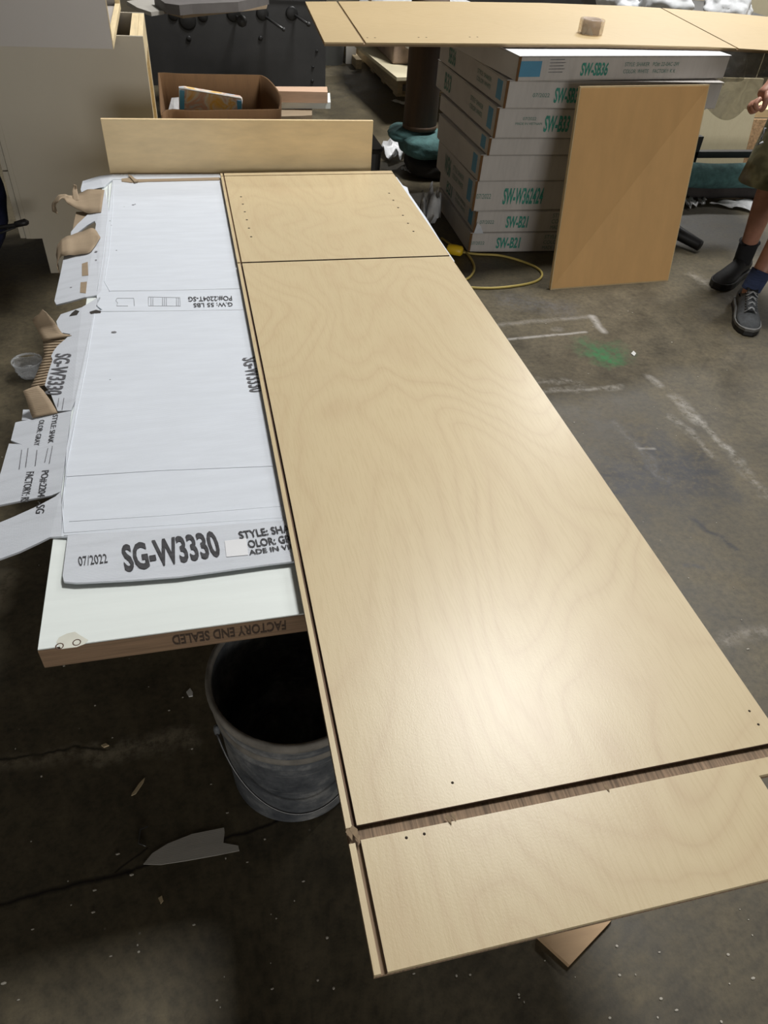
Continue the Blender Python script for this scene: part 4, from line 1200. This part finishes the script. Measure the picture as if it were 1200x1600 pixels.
# ------------------------------------------------------------------ yellow extension cord
CP = [at(x, y, 0.006) for x, y in ((690, 372), (706, 383), (727, 394), (738, 408), (741, 420), (735, 432), (722, 440))]
cord = thing('extension_cord', 'yellow extension cord looped on the floor before the carton stack', 'cord', at(730, 400, 0))
cc = at(730, 400, 0)
tube('cable', [p - cc for p in smooth_path(CP, 8)], 0.0055, CORDY, cord, 8)
CP2 = [at(x, y, 0.006) for x, y in ((722, 394), (745, 397), (780, 399), (812, 407), (838, 418), (847, 429), (838, 439), (810, 446), (770, 450), (735, 449), (700, 445))]
tube('cable', [p - cc for p in smooth_path(CP2, 8)], 0.0055, CORDY, cord, 8)
a, b_ = at(699, 388, 0.03), at(723, 393, 0.03)
tube('connector', [a - cc, a.lerp(b_, 0.1) - cc, a.lerp(b_, 0.5) - cc, a.lerp(b_, 0.9) - cc, b_ - cc], 0.022, YELLOW, cord, 12, radii=[0.016, 0.023, 0.025, 0.023, 0.014])

# ------------------------------------------------------------------ brown drum, teal blankets and plastic behind
drumc = at(661, 212, 0.22) + Vector((0, 0.10, 0))
pk_ = thing('blanket_bale', 'folded teal moving blankets under the brown fibre drum', 'blanket', (drumc.x, drumc.y, 0))
def pillow(name, c, r, mat, parent, rz=0, p=3.0, amp=0.05, seed=0):
    bm = bmesh.new()
    bmesh.ops.create_icosphere(bm, subdivisions=4, radius=1)
    for v in bm.verts:
        d = v.co.normalized()
        k = (abs(d.x) ** p + abs(d.y) ** p + abs(d.z) ** p) ** (-1 / p)
        q = d * k
        n = noise.noise(d * 3 + Vector((seed, 0, seed))) * amp
        v.co = Vector((q.x * r[0] * (1 + n), q.y * r[1] * (1 + n), q.z * r[2] * (1 + n)))
    bmesh.ops.rotate(bm, matrix=Matrix.Rotation(rz, 3, 'Z'), verts=bm.verts)
    bmesh.ops.translate(bm, vec=Vector(c), verts=bm.verts)
    me = bpy.data.meshes.new(name); bm.to_mesh(me); bm.free()
    return link(name, me, mat, parent, True)
pillow('folded_blanket', (0.055, -0.02, 0.155), (0.16, 0.17, 0.06), TEAL, pk_, 0.1, 3.2, 0.06, 1)
pillow('folded_blanket', (-0.04, 0.06, 0.19), (0.12, 0.13, 0.035), TEAL, pk_, -0.3, 3.0, 0.08, 4)
pillow('folded_blanket', (0.10, -0.02, 0.045), (0.16, 0.18, 0.048), simple('black felt', (0.02, 0.018, 0.016), 0.95), pk_, 0.0, 3.2, 0.05, 7)
dr = thing('fibre_drum', 'tall dark brown fibre drum standing on the teal blankets', 'drum', (drumc.x + 0.01, drumc.y + 0.02, 0.228))
hd_ = 0.62
lathe('drum_wall', [(0.0001, 0), (0.093, 0), (0.096, 0.004), (0.096, hd_ - 0.03), (0.100, hd_ - 0.028), (0.100, hd_ - 0.002), (0.096, hd_), (0.0001, hd_)], 40, TUBEBROWN, dr)
lathe('rim_band', [(0.096, 0.001), (0.099, 0.003), (0.099, 0.022), (0.096, 0.024)], 40, TUBEBROWN, dr)
def crumple(name, pxs, z, mat, label, cat, hgt=0.03, seed=0, n=14):
    """crumpled sheet over the quad of the four given places"""
    Q = [at(x, y, z) for x, y in pxs]
    c = sum(Q, Vector()) / 4; c.z = 0
    rows = []
    for i in range(n + 1):
        row = []
        for j in range(n + 1):
            u, v = i / n, j / n
            p = Q[0].lerp(Q[1], u).lerp(Q[3].lerp(Q[2], u), v)
            w_ = noise.noise(Vector((u * 4 + seed, v * 4, seed)))
            e_ = noise.noise(Vector((u * 9, v * 9 + seed, seed * 2)))
            edge = noise.noise(Vector((u * 3 + seed * 3, v * 3, 2.5)))
            p = p + Vector((edge * 0.03, w_ * 0.03, max(0.0, 0.5 + w_) * hgt + e_ * hgt * 0.3))
            p.z = max(p.z, 0.004)
            row.append(p - c)
        rows.append(row)
    o = loft(name, rows, mat, None, t=0.001)
    o.location = c
    return tag(o, label, cat)
crumple('plastic_wrap', [(588, 240), (612, 222), (640, 244), (615, 254)], 0.01, FILMW, 'crumpled white plastic wrap on the floor left of the teal blankets', 'plastic wrap', 0.06, 1)
crumple('plastic_wrap', [(628, 266), (660, 257), (668, 262), (642, 272)], 0.01, FILMW, 'thin strip of clear plastic on the floor in front of the teal blankets', 'plastic wrap', 0.02, 2)
crumple('paper_sheet', [(610, 158), (618, 156), (636, 160), (632, 164)], 0.006, PAPER, 'bright white paper on the aisle floor by the pallet', 'paper', 0.005, 3, 6)
crumple('plastic_wrap', [(656, 343), (678, 318), (688, 345), (668, 368)], 0.02, FILMW, 'bunched milky plastic wrap at the left foot of the carton stack', 'plastic wrap', 0.14, 4)

# pallet with sheet goods further down the aisle
ZPL = 0.16
pal = thing('pallet', 'wooden pallet with a pale sheet on it beyond the far plywood panel', 'pallet', (0, 0, 0))
e0, e1 = at(620, 152, 0.0), at(548, 78, 0.0)        # near left edge on the floor
dirv = (e1 - e0); dirv.z = 0; Ld = dirv.length; dirv.normalize()
side = Vector((dirv.y, -dirv.x, 0))
def pq(u, v, z): return e0 + dirv * u + side * v + Vector((0, 0, z))
for vv in (0.0, 0.55, 1.08):
    plate('stringer', [pq(0, vv, 0.10), pq(Ld, vv, 0.10), pq(Ld, vv + 0.04, 0.10), pq(0, vv + 0.04, 0.10)], 0.085, PALLETW, pal)
for k in range(5):
    u = 0.02 + k * (Ld - 0.15) / 4
    plate('bottom_board', [pq(u, 0, 0.015), pq(u + 0.1, 0, 0.015), pq(u + 0.1, 1.12, 0.015), pq(u, 1.12, 0.015)], 0.015, PALLETW, pal)
for k in range(9):
    u = 0.0 + k * (Ld - 0.10) / 8
    plate('deck_board', [pq(u, -0.01, 0.118), pq(u + 0.1, -0.01, 0.118), pq(u + 0.1, 1.13, 0.118), pq(u, 1.13, 0.118)], 0.017, PALLETW, pal)
SH = [at(x, y, 0.30) for x, y in ((620, 121), (552, 66), (720, 60), (760, 118))]
for k, (u, v) in enumerate(((0.02, 0.03), (0.02, 0.9), (Ld - 0.2, 0.03), (Ld - 0.2, 0.9), (Ld / 2, 0.03))):
    plate('spacer_block', [pq(u, v, 0.275), pq(u + 0.14, v, 0.275), pq(u + 0.14, v + 0.12, 0.275), pq(u, v + 0.12, 0.275)], 0.156, PALLETW, pal)
o = plate('plywood_sheet', SH, 0.02, SHEETOLIVE)
tag(o, 'pale plywood sheet lying on the pallet in the aisle', 'sheet')
wl = at(612, 103, 0.302)
wg = thing('wrapped_load', 'brown load wrapped in clear plastic on the pale sheet behind the drum', 'wrapped goods', (wl.x, wl.y, 0.302))
box('brown_load', (0.02, 0.05, 0.002), (0.8, 1.3, 0.26), simple('brown wrapped goods', (0.30, 0.22, 0.17), 0.6, var=0.3), wg, 0.01)
blob('wrap_film', (0.40, 0.66, 0.15), (0.50, 0.80, 0.19), FILMW, wg, 0.12, 3.0, 4, 2.0, True)
# grey bin and yellow object at the far end of the aisle
gp = at(515, 106, 0.0)
gb = thing('grey_bin', 'light grey plastic bin beside the steel bench, far end of the aisle', 'bin', (gp.x + 0.03, gp.y + 0.20, 0))
lathe('bin_body', [(0.0001, 0), (0.12, 0), (0.15, 0.36), (0.155, 0.38), (0.145, 0.38), (0.14, 0.36), (0.11, 0.01), (0.0001, 0.01)], 28, GREYPL, gb)
yp = at(524, 88, 0.0)
yb = thing('yellow_jug', 'small yellow jug on the floor right of the grey bin', 'jug', (yp.x - 0.02, yp.y, 0))
lathe('jug_body', [(0.0001, 0), (0.05, 0), (0.052, 0.10), (0.03, 0.14), (0.02, 0.16), (0.0001, 0.165)], 16, YELLOW, yb)
for k, (x, y, wx, hz) in enumerate(((533, 74, 0.02, 0.05), (540, 100, 0.045, 0.14), (556, 108, 0.025, 0.07))):
    p = at(x, y, 0.0)
    o = box('lumber_offcut', (0, 0, 0), (wx * 2, 0.28, hz), PALLETW if k != 1 else SCRAPGREY, None, 0.004)
    o.location = (p.x, p.y, 0.0)
    tag(o, ['small wood offcut leftmost of three beside the pallet', 'grey offcut bundle in the middle of three beside the pallet', 'light wood block rightmost of three beside the pallet'][k], 'lumber')

# ------------------------------------------------------------------ right background
# pale board leaning on a rack, rail, particle board, teal roll, plastic
YB = 4.9
def vplate(name, pts, y0, t, mat, label=None, cat=None, lean=0.0, parent=None):
    P = [aty(x, y, y0) for x, y in pts]
    c = sum(P, Vector()) / len(P); c.z = min(p.z for p in P)
    o = plate(name, [p - c for p in P], t, mat, parent, (0, 1, 0)); o.location = c
    if label: tag(o, label, cat)
    return o
def ground(pxy, y0): return aty(*pxy, y0)
# vertical board down to the floor
YV = 4.35
tl, tr2 = aty(1070, 20, YV), aty(1178, 60, YV)
print('bg board', tl, tr2, aty(1155, 285, YV))
xl, xr = aty(1090, 280, YV).x, aty(1160, 260, YV).x
ZBT = aty(1140, 122, YV + 0.1).z
print('ZBT', ZBT)
o = plate('leaning_board', [Vector((xl - 0.3, YV + 0.10, ZBT)), Vector((xr, YV + 0.10, ZBT)), Vector((xr, YV, 0.002)), Vector((xl - 0.3, YV, 0.002))], 0.018, PALEPLY, None, (0, 1, 0))
tag(o, 'pale plywood board standing behind the black rail at the right', 'board')
ZL = aty(1180, 186, YV + 0.13).z
o = plate('particle_board', [Vector((xr + 0.03, YV + 0.12, ZL)), Vector((xr + 0.8, YV + 0.12, ZL)), Vector((xr + 0.8, YV + 0.04, 0.002)), Vector((xr + 0.03, YV + 0.04, 0.002))], 0.02, OSB, None, (0, 1, 0))
tag(o, 'rough particle board standing right of the pale board', 'board')
o = box('brown_ledge', (0, 0, 0), (0.9, 0.30, 0.05), OLDPLY, None, 0.003)
lp = aty(1172, 185, YV - 0.02)
o.location = (xr + 0.035, YV + 0.15, ZL + 0.003)
tag(o, 'brown wooden ledge above the particle board, right edge', 'shelf')
# rack with black rail
YR = 4.05
ra, rb_ = aty(1060, 241, YR), aty(1330, 244, YR)
rk = thing('steel_rack', 'black steel rack with a low horizontal rail behind the leaning tan panel', 'rack', (ra.x, YR, 0))
ro = Vector((ra.x, YR, 0))
zr = aty(1140, 242, YR).z
box('rail', Vector((ra.x, YR, zr - 0.018)) - ro, Vector((rb_.x, YR + 0.04, zr + 0.018)) - ro, BLACK, rk)
xp = aty(1091, 242, YR).x
box('post', Vector((xp - 0.06, YR, 0)) - ro, Vector((xp - 0.0, YR + 0.04, zr + 0.10)) - ro, BLACK, rk)
box('post', Vector((rb_.x - 0.04, YR, 0)) - ro, Vector((rb_.x, YR + 0.04, zr + 0.10)) - ro, BLACK, rk)
# teal blanket roll under the rail
YT = 3.86
ZTR = aty(1130, 256, YT).z
print('teal top', ZTR)
ta, tb = aty(1050, 272, YT), aty(1230, 262, YT)
tl_ = thing('blanket_roll', 'long teal moving blanket roll on the floor under the black rail', 'blanket', (0, 0, 0))
rr2 = ZTR * 0.34
pts_ = [Vector((ta.x + (tb.x + 0.2 - ta.x) * k / 8, YT + 0.01 * math.sin(k), ZTR * 0.66 + 0.004 * math.sin(k * 2.0))) for k in range(9)]
tube('blanket', smooth_path(pts_, 4), rr2, TEAL, tl_, 20)
tube('under_roll', smooth_path([p + Vector((0, 0.01, -ZTR * 0.40)) for p in pts_], 3), ZTR * 0.24, simple('dark felt roll', (0.035, 0.03, 0.028), 0.95, var=0.3), tl_, 16)
# plastic film on the floor there
crumple('plastic_sheet', [(1110, 319), (1150, 313), (1200, 316), (1180, 332)], 0.008, FILMW, 'flat milky plastic sheet on the floor before the teal roll', 'plastic sheet', 0.015, 8)
crumple('plastic_sheet', [(1068, 318), (1082, 315), (1087, 321), (1072, 326)], 0.008, FILMW, 'small crumple of milky plastic left of the flat sheet before the teal roll', 'plastic sheet', 0.03, 9, 8)
crumple('plastic_sheet', [(1092, 316), (1098, 312), (1105, 318), (1096, 322)], 0.008, FILMW, 'tiny milky plastic flake between the larger plastic pieces', 'plastic sheet', 0.02, 10, 6)
# black caster foot behind the leaning panel
ft = thing('black_stand', 'black stand foot poking out right of the leaning tan panel', 'stand', at(1075, 380, 0))
fc = at(1075, 380, 0)
tube('foot', [Vector((-0.22, 0.10, 0.05)), Vector((-0.10, 0.05, 0.06)), at(1094, 384, 0.035) - fc], 0.03, BLACKPL, ft, 10, radii=[0.03, 0.035, 0.026])
tube('strut', [Vector((-0.12, 0.06, 0.08)), aty(1062, 335, fc.y + 0.06) - fc + Vector((-0.06, 0, 0.05))], 0.022, BLACKPL, ft, 10)
# clear plastic bag hanging below the far panel
hb = thing('plastic_bag', 'clear plastic bag hanging from the far panel above the leaning tan panel', 'plastic bag', (0, 0, 0))
rows = []
n = 26
for i in range(n + 1):
    u = i / n
    row = []
    xt = 1122 + u * 120
    # lower edge of the film in the photograph
    yb_ = 150 + 38 * math.sin(math.pi * min(1, (u + 0.12) / 0.75)) if u < 0.52 else 180 - 46 * (u - 0.45) / 0.5
    for j in range(17):
        v = j / 16
        py = 79 + (yb_ - 79) * v
        d = 3.28 + 0.05 * math.sin(u * 11 + v * 3) * v + 0.02 * noise.noise(Vector((u * 9, v * 9, 0)))
        row.append(aty(xt - 18 * v, py, d))
    rows.append(row)
loft('bag_film', rows, FILMD, hb, t=0.0006)
rows2 = [[p + Vector((0.02, 0.10 + 0.03 * math.sin(i * 0.9), 0.0)) for j, p in enumerate(r[:10])] for i, r in enumerate(rows)]
loft('bag_back', rows2, FILMD, hb, t=0.0006)
# white plastic bags and boards beyond the far panel
pb = at(1080, 14, 0.62)
for k, (x, y, r) in enumerate(((1056, 12, 0.13), (1104, 14, 0.12), (1035, 6, 0.10))):
    p = at(x, y, 0.80) + Vector(((0.0, 0.22, -0.26)[k], 0, 0))
    bgx = thing('white_bag', ['white plastic bag in the middle of three beyond the far panel', 'white plastic bag rightmost of three beyond the far panel', 'white plastic bag leftmost of three beyond the far panel'][k], 'plastic bag', (p.x, p.y + 0.1, 0.70))
    blob('bag_body', (0, 0, r * 0.8), (r * 1.3, r, r * 0.8), MILKY, bgx, 0.22, 1.7, 4, k * 3.1, False)
    for s in (-1, 1):
        tube('bag_handle', smooth_path([(s * 0.04, 0, r * 1.3), (s * 0.06, 0.01, r * 1.9), (s * 0.02, 0.0, r * 1.6)], 5), 0.008, MILKY, bgx, 6)
p = at(1080, 20, 0.70)
stb = thing('shelf_unit', 'dark low shelf unit beyond the far panel under the white bags', 'shelf', (p.x, p.y + 0.3, 0))
box('front_panel', (-0.54, -0.44, 0.05), (0.59, -0.42, 0.66), BLACK, stb)
box('shelf_top', (-0.55, -0.45, 0.66), (0.6, 0.30, 0.70), STEEL, stb)
for sx in (-0.53, 0.56):
    for sy in (-0.43, 0.26):
        box('leg', (sx, sy, 0), (sx + 0.04, sy + 0.04, 0.66), STEEL, stb)
o = box('cream_panel', (0, 0, 0), (0.85, 0.02, 1.5), SHEETOLIVE, None, 0.002)
q = aty(1085, 10, 6.6)
o.location = (q.x, 6.6, 0); tag(o, 'large cream sheet standing far behind the white bags', 'board')
o = box('dark_crate', (0, 0, 0), (3.4, 0.7, 1.2), STEEL, None, 0.005)
q = at(800, 4, 0.5)
o.location = (2.9, 10.2, 0); tag(o, 'long dark crate beyond the far plywood panel', 'crate')
o = box('black_cabinet', (0, 0, 0), (0.8, 0.5, 1.6), BLACK, None, 0.005)
q = aty(1188, 15, 6.4)
o.location = (q.x + 0.2, 7.0, 0); tag(o, 'black cabinet at the far right behind the cream sheet', 'cabinet')

# ------------------------------------------------------------------ the standing person at the right edge
per = thing('person', 'person in olive camouflage shorts and work shoes standing at the right edge, fist closed', 'person', (2.42, 2.66, 0))
po = Vector((2.42, 2.66, 0))
def skin_mesh(name, chains, mat, parent, sub=2, roots=(0,)):
    """chains: dict of verts [(x,y,z,r)], edges"""
    verts, edges = chains
    me = bpy.data.meshes.new(name)
    me.from_pydata([Vector(v[:3]) - po for v in verts], edges, [])
    o = link(name, me, mat, parent)
    m = o.modifiers.new('skin', 'SKIN')
    m.use_smooth_shade = True
    for i, v in enumerate(verts):
        r = v[3]
        me.skin_vertices[0].data[i].radius = (r, v[4] if len(v) > 4 else r)
        me.skin_vertices[0].data[i].use_root = i in roots
    s = o.modifiers.new('sub', 'SUBSURF')
    s.levels = s.render_levels = sub
    return o
# feet positions
La = Vector((2.315, 2.53, 0.10))      # left (near) ankle
Lt = at(1173, 520, 0.03)
Ra = Vector((2.50, 2.86, 0.10))
Rt = at(1122, 442, 0.03)
Lk, Rk = Vector((2.44, 2.58, 0.50)), Vector((2.44, 2.80, 0.50))
Lh, Rh = Vector((2.58, 2.66, 0.90)), Vector((2.47, 2.80, 0.90))
pel = (Lh + Rh) / 2 + Vector((0, 0, 0.04))
fist = aty(1188, 152, 2.72)
print('fist', fist)
V = []
def add(p, r, r2=None):
    V.append((p[0], p[1], p[2], r, r2 or r)); return len(V) - 1
E_ = []
def chain(start, pts):
    prev = start
    for p, r in pts:
        i = add(p, r)
        E_.append((prev, i)); prev = i
    return prev
root = add(pel, 0.135)
for hip, kn, an, kk in ((Lh, Lk, La, 0), (Rh, Rk, Ra, 1)):
    chain(root, [(hip, 0.095), (hip.lerp(kn, 0.5), 0.082), (kn, 0.056), (kn.lerp(an, 0.3) + Vector((0.01, 0.015, 0)), 0.056), (kn.lerp(an, 0.7), 0.042), (an, 0.034), (an + Vector((0, 0, -0.05)), 0.034)])
fw = Vector((-0.55, -0.83, 0)).normalized()
lf = Vector((fw.y, -fw.x, 0)) * -1      # body's left side axis
rt = -lf if lf.x > 0 else lf            # towards the image left: right side of the body
side_r = rt.normalized()
chest = pel + Vector((0, 0, 0.33))
neck = pel + Vector((0, 0, 0.52))
i_w = chain(root, [(pel + Vector((0, 0, 0.16)), 0.125), (chest, 0.150)])
i_n = chain(i_w, [(neck, 0.075), (neck + Vector((0, 0, 0.08)) + fw * 0.02, 0.056)])
chain(i_n, [(neck + Vector((0, 0, 0.15)) + fw * 0.03, 0.080), (neck + Vector((0, 0, 0.24)) + fw * 0.03, 0.088), (neck + Vector((0, 0, 0.31)) + fw * 0.02, 0.062)])
shR = pel + side_r * 0.19 + Vector((0, 0, 0.46))
shL = pel - side_r * 0.19 + Vector((0, 0, 0.46))
wrist = fist + Vector((0.055, 0.02, 0.045))
elR = shR.lerp(wrist, 0.5) + Vector((0.03, 0.05, 0.0))
chain(i_w, [(shR, 0.062), (shR.lerp(elR, 0.5), 0.050), (elR, 0.042), (elR.lerp(wrist, 0.4), 0.040), (wrist, 0.028), (fist + Vector((0.02, 0.005, 0.012)), 0.030), (fist, 0.027)])
wl_ = shL + Vector((0.08, -0.06, -0.56))
elL = shL.lerp(wl_, 0.5) + Vector((0.05, 0.05, 0))
chain(i_w, [(shL, 0.062), (shL.lerp(elL, 0.5), 0.050), (elL, 0.042), (elL.lerp(wl_, 0.5), 0.036), (wl_, 0.027), (wl_ + Vector((-0.01, -0.02, -0.07)), 0.032)])
roots = [root]
# fingers of both hands
def fingers(pc, palm_dir, across, curl, n0):
    for k in range(4):
        b0 = pc + across * (0.030 - 0.020 * k) + palm_dir * 0.012
        l = (0.030, 0.034, 0.032, 0.026)[k]
        a = b0 + palm_dir * l
        b1 = a + curl * 0.026
        c1_ = b1 - palm_dir * l * 0.75
        s = add(b0, 0.0105); roots.append(s)
        chain(s, [(a, 0.0105), (b1, 0.010), (c1_, 0.009)])
    s = add(pc + across * 0.026 - palm_dir * 0.02, 0.012); roots.append(s)
    chain(s, [(pc + across * 0.045 + curl * 0.014, 0.012), (pc + across * 0.030 + curl * 0.036 + palm_dir * 0.016, 0.011), (pc + across * 0.006 + curl * 0.040 + palm_dir * 0.020, 0.010)])
fingers(fist, Vector((-0.75, -0.2, -0.62)).normalized(), Vector((-0.25, -0.85, 0.42)).normalized(), Vector((0.50, -0.32, -0.72)).normalized(), 4)
fingers(wl_ + Vector((-0.012, -0.022, -0.075)), Vector((-0.1, -0.15, -1)).normalized(), Vector((-0.7, -0.7, 0.1)).normalized(), Vector((-0.6, 0.5, -0.1)).normalized(), 4)
body = skin_mesh('body', (V, E_), SKIN, per, 2, roots)
# face: nose, ears, eyes, mouth and hair
hc = neck + Vector((0, 0, 0.22)) + fw * 0.03 - po
def facebit(name, p, r, mat):
    bm = bmesh.new(); bmesh.ops.create_icosphere(bm, subdivisions=3, radius=1)
    for v in bm.verts: v.co = Vector((v.co.x * r[0], v.co.y * r[1], v.co.z * r[2])) + p
    me = bpy.data.meshes.new(name); bm.to_mesh(me); bm.free()
    return link(name, me, mat, per, True)
EYE = simple('eye', (0.7, 0.7, 0.68), 0.2); LIP = simple('lips', (0.35, 0.13, 0.11), 0.5)
facebit('nose', hc + fw * 0.088 + Vector((0, 0, -0.012)), (0.014, 0.016, 0.024), SKIN)
for s in (-1, 1):
    facebit('eye', hc + fw * 0.076 + side_r * s * 0.032 + Vector((0, 0, 0.016)), (0.012, 0.012, 0.008), EYE)
    facebit('ear', hc + side_r * s * 0.088, (0.012, 0.016, 0.030), SKIN)
facebit('mouth', hc + fw * 0.076 + Vector((0, 0, -0.055)), (0.024, 0.020, 0.006), LIP)
facebit('hair', hc - fw * 0.012 + Vector((0, 0, 0.045)), (0.094, 0.094, 0.078), HAIR)
# shirt
V2 = [(*(pel + Vector((0, 0, -0.02))), 0.150), (*(pel + Vector((0, 0, 0.16))), 0.145), (*chest, 0.168), (*(neck + Vector((0, 0, -0.03))), 0.085), (*shR, 0.078), (*shR.lerp(elR, 0.55), 0.070), (*shL, 0.078), (*shL.lerp(elL, 0.55), 0.070)]
skin_mesh('shirt', (V2, [(0, 1), (1, 2), (2, 3), (2, 4), (4, 5), (2, 6), (6, 7)]), SHIRT, per, 2, (0,))
# shorts: one garment with two wide legs
def ring(c, rx, ry, n=24, ph=0.0, rip=0.0, sd=0):
    return [Vector((c.x + (rx + rip * math.sin(4 * a + sd)) * math.cos(a), c.y + (ry + rip * math.sin(5 * a + sd)) * math.sin(a), c.z)) - po for a in [2 * math.pi * k / n for k in range(n)]]
for hip, kn, nm in ((Rh, Rk, 'shorts_leg'), (Lh, Lk, 'shorts_leg')):
    hemc = Vector((kn.x, kn.y, 0.46)) + (Vector((-0.02, -0.02, 0)) if nm else Vector())
    rows = [ring(hip.lerp(hemc, f) + Vector((-0.02 * f, 0, 0)), 0.118 + 0.004 * f, 0.112 + 0.004 * f, rip=0.006, sd=f * 5 + hip.x * 9) for f in (0, 0.2, 0.4, 0.6, 0.8, 1.0)]
    loft(nm, rows, CAMO, per, closed=True, t=0.004)
loft('shorts_seat', [ring(pel + Vector((0, 0, 0.06)), 0.165, 0.155), ring(pel + Vector((0, 0, -0.04)), 0.178, 0.17), ring(pel + Vector((0, 0, -0.14)), 0.175, 0.168)], CAMO, per, closed=True, t=0.004)
tube('drawstring', [p - po for p in (aty(1196, 200, 2.55), aty(1190, 216, 2.55), aty(1184, 226, 2.55), aty(1192, 222, 2.55))], 0.004, LACE, per, 6)
# shoes
def shoe(ankle, toe, upper, sole_m, rim_m, sock, sock_h, lacec):
    d = Vector((toe.x - ankle.x, toe.y - ankle.y, 0)).normalized()
    s = Vector((d.y, -d.x, 0))
    heel = Vector((ankle.x, ankle.y, 0)) - d * 0.075
    Ls = (Vector((toe.x, toe.y, 0)) - heel).length
    Ls = max(0.285, min(0.31, Ls))
    prof = [(0.0, 0.030, 0.085), (0.08, 0.036, 0.095), (0.22, 0.037, 0.105), (0.38, 0.037, 0.098), (0.55, 0.044, 0.076), (0.72, 0.050, 0.058), (0.86, 0.046, 0.048), (0.95, 0.034, 0.038), (1.0, 0.012, 0.022)]
    rows = []
    for f, wv, hh in prof:
        c = heel + d * (Ls * f)
        row = []
        for k in range(20):
            a = 2 * math.pi * k / 20
            ca, sa = math.cos(a), math.sin(a)
            zz2 = 0.018 + (hh - 0.018) * (0.5 + 0.5 * sa)
            ww = wv * (abs(ca) ** 0.8) * (1 if ca > 0 else -1) * (1.0 if sa < 0.2 else 1 - 0.28 * sa)
            row.append(c + s * ww + Vector((0, 0, zz2)) - po)
        rows.append(row)
    up = loft('shoe', rows, upper, per, closed=True, caps=True)
    outline = []
    for f, wv, hh in prof: outline.append(heel + d * (Ls * f) + s * (wv + 0.006))
    for f, wv, hh in reversed(prof): outline.append(heel + d * (Ls * f) - s * (wv + 0.006))
    outline = [q + d * (0.006 if i in (8, 9) else 0) for i, q in enumerate(outline)]
    plate('sole', [q + Vector((0, 0, 0.018)) - po for q in outline], 0.016, sole_m, up)
    plate('midsole', [q * 1.0 + Vector((0, 0, 0.030)) - po for q in outline], 0.011, rim_m, up)
    # tongue and laces
    if lacec:
        tg = [[heel + d * Ls * f + s * w_ + Vector((0, 0, z_)) - po for w_ in (-0.022, 0, 0.022)] for f, z_ in ((0.34, 0.118), (0.45, 0.098), (0.58, 0.084), (0.70, 0.068))]
        loft('tongue', tg, lacec, up, t=0.004)
        for q in range(4):
            f = 0.40 + 0.085 * q
            zt2 = 0.113 - 0.042 * (f - 0.40) / 0.30 + 0.002
            tube('lace', [heel + d * Ls * f + s * -0.024 + Vector((0, 0, zt2 - 0.012)) - po, heel + d * Ls * (f + 0.02) + Vector((0, 0, zt2)) - po, heel + d * Ls * (f + 0.05) + s * 0.024 + Vector((0, 0, zt2 - 0.018)) - po], 0.0028, LACE, up, 6)
            tube('lace', [heel + d * Ls * f + s * 0.024 + Vector((0, 0, zt2 - 0.012)) - po, heel + d * Ls * (f + 0.02) + Vector((0, 0, zt2)) - po, heel + d * Ls * (f + 0.05) + s * -0.024 + Vector((0, 0, zt2 - 0.018)) - po], 0.0028, LACE, up, 6)
    return up
shoe(La, Lt, SHOEGREY, SOLE, SOLEG, SOCKN, 0.12, SHOEGREY)
shoe(Ra, Rt, SHOEBLACK, SOLE, SOLE, SOCKB, 0.12, None)
for an, kn, mt, hh in ((La, Lk, SOCKN, 0.15), (Ra, Rk, SOCKB, 0.15)):
    pts = [an + Vector((0, 0, -0.03)), an, an.lerp(kn, 0.2), an.lerp(kn, hh / 0.8)]
    tube('sock', [p - po for p in pts], 0.04, mt, per, 16, radii=[0.040, 0.041, 0.043, 0.048])
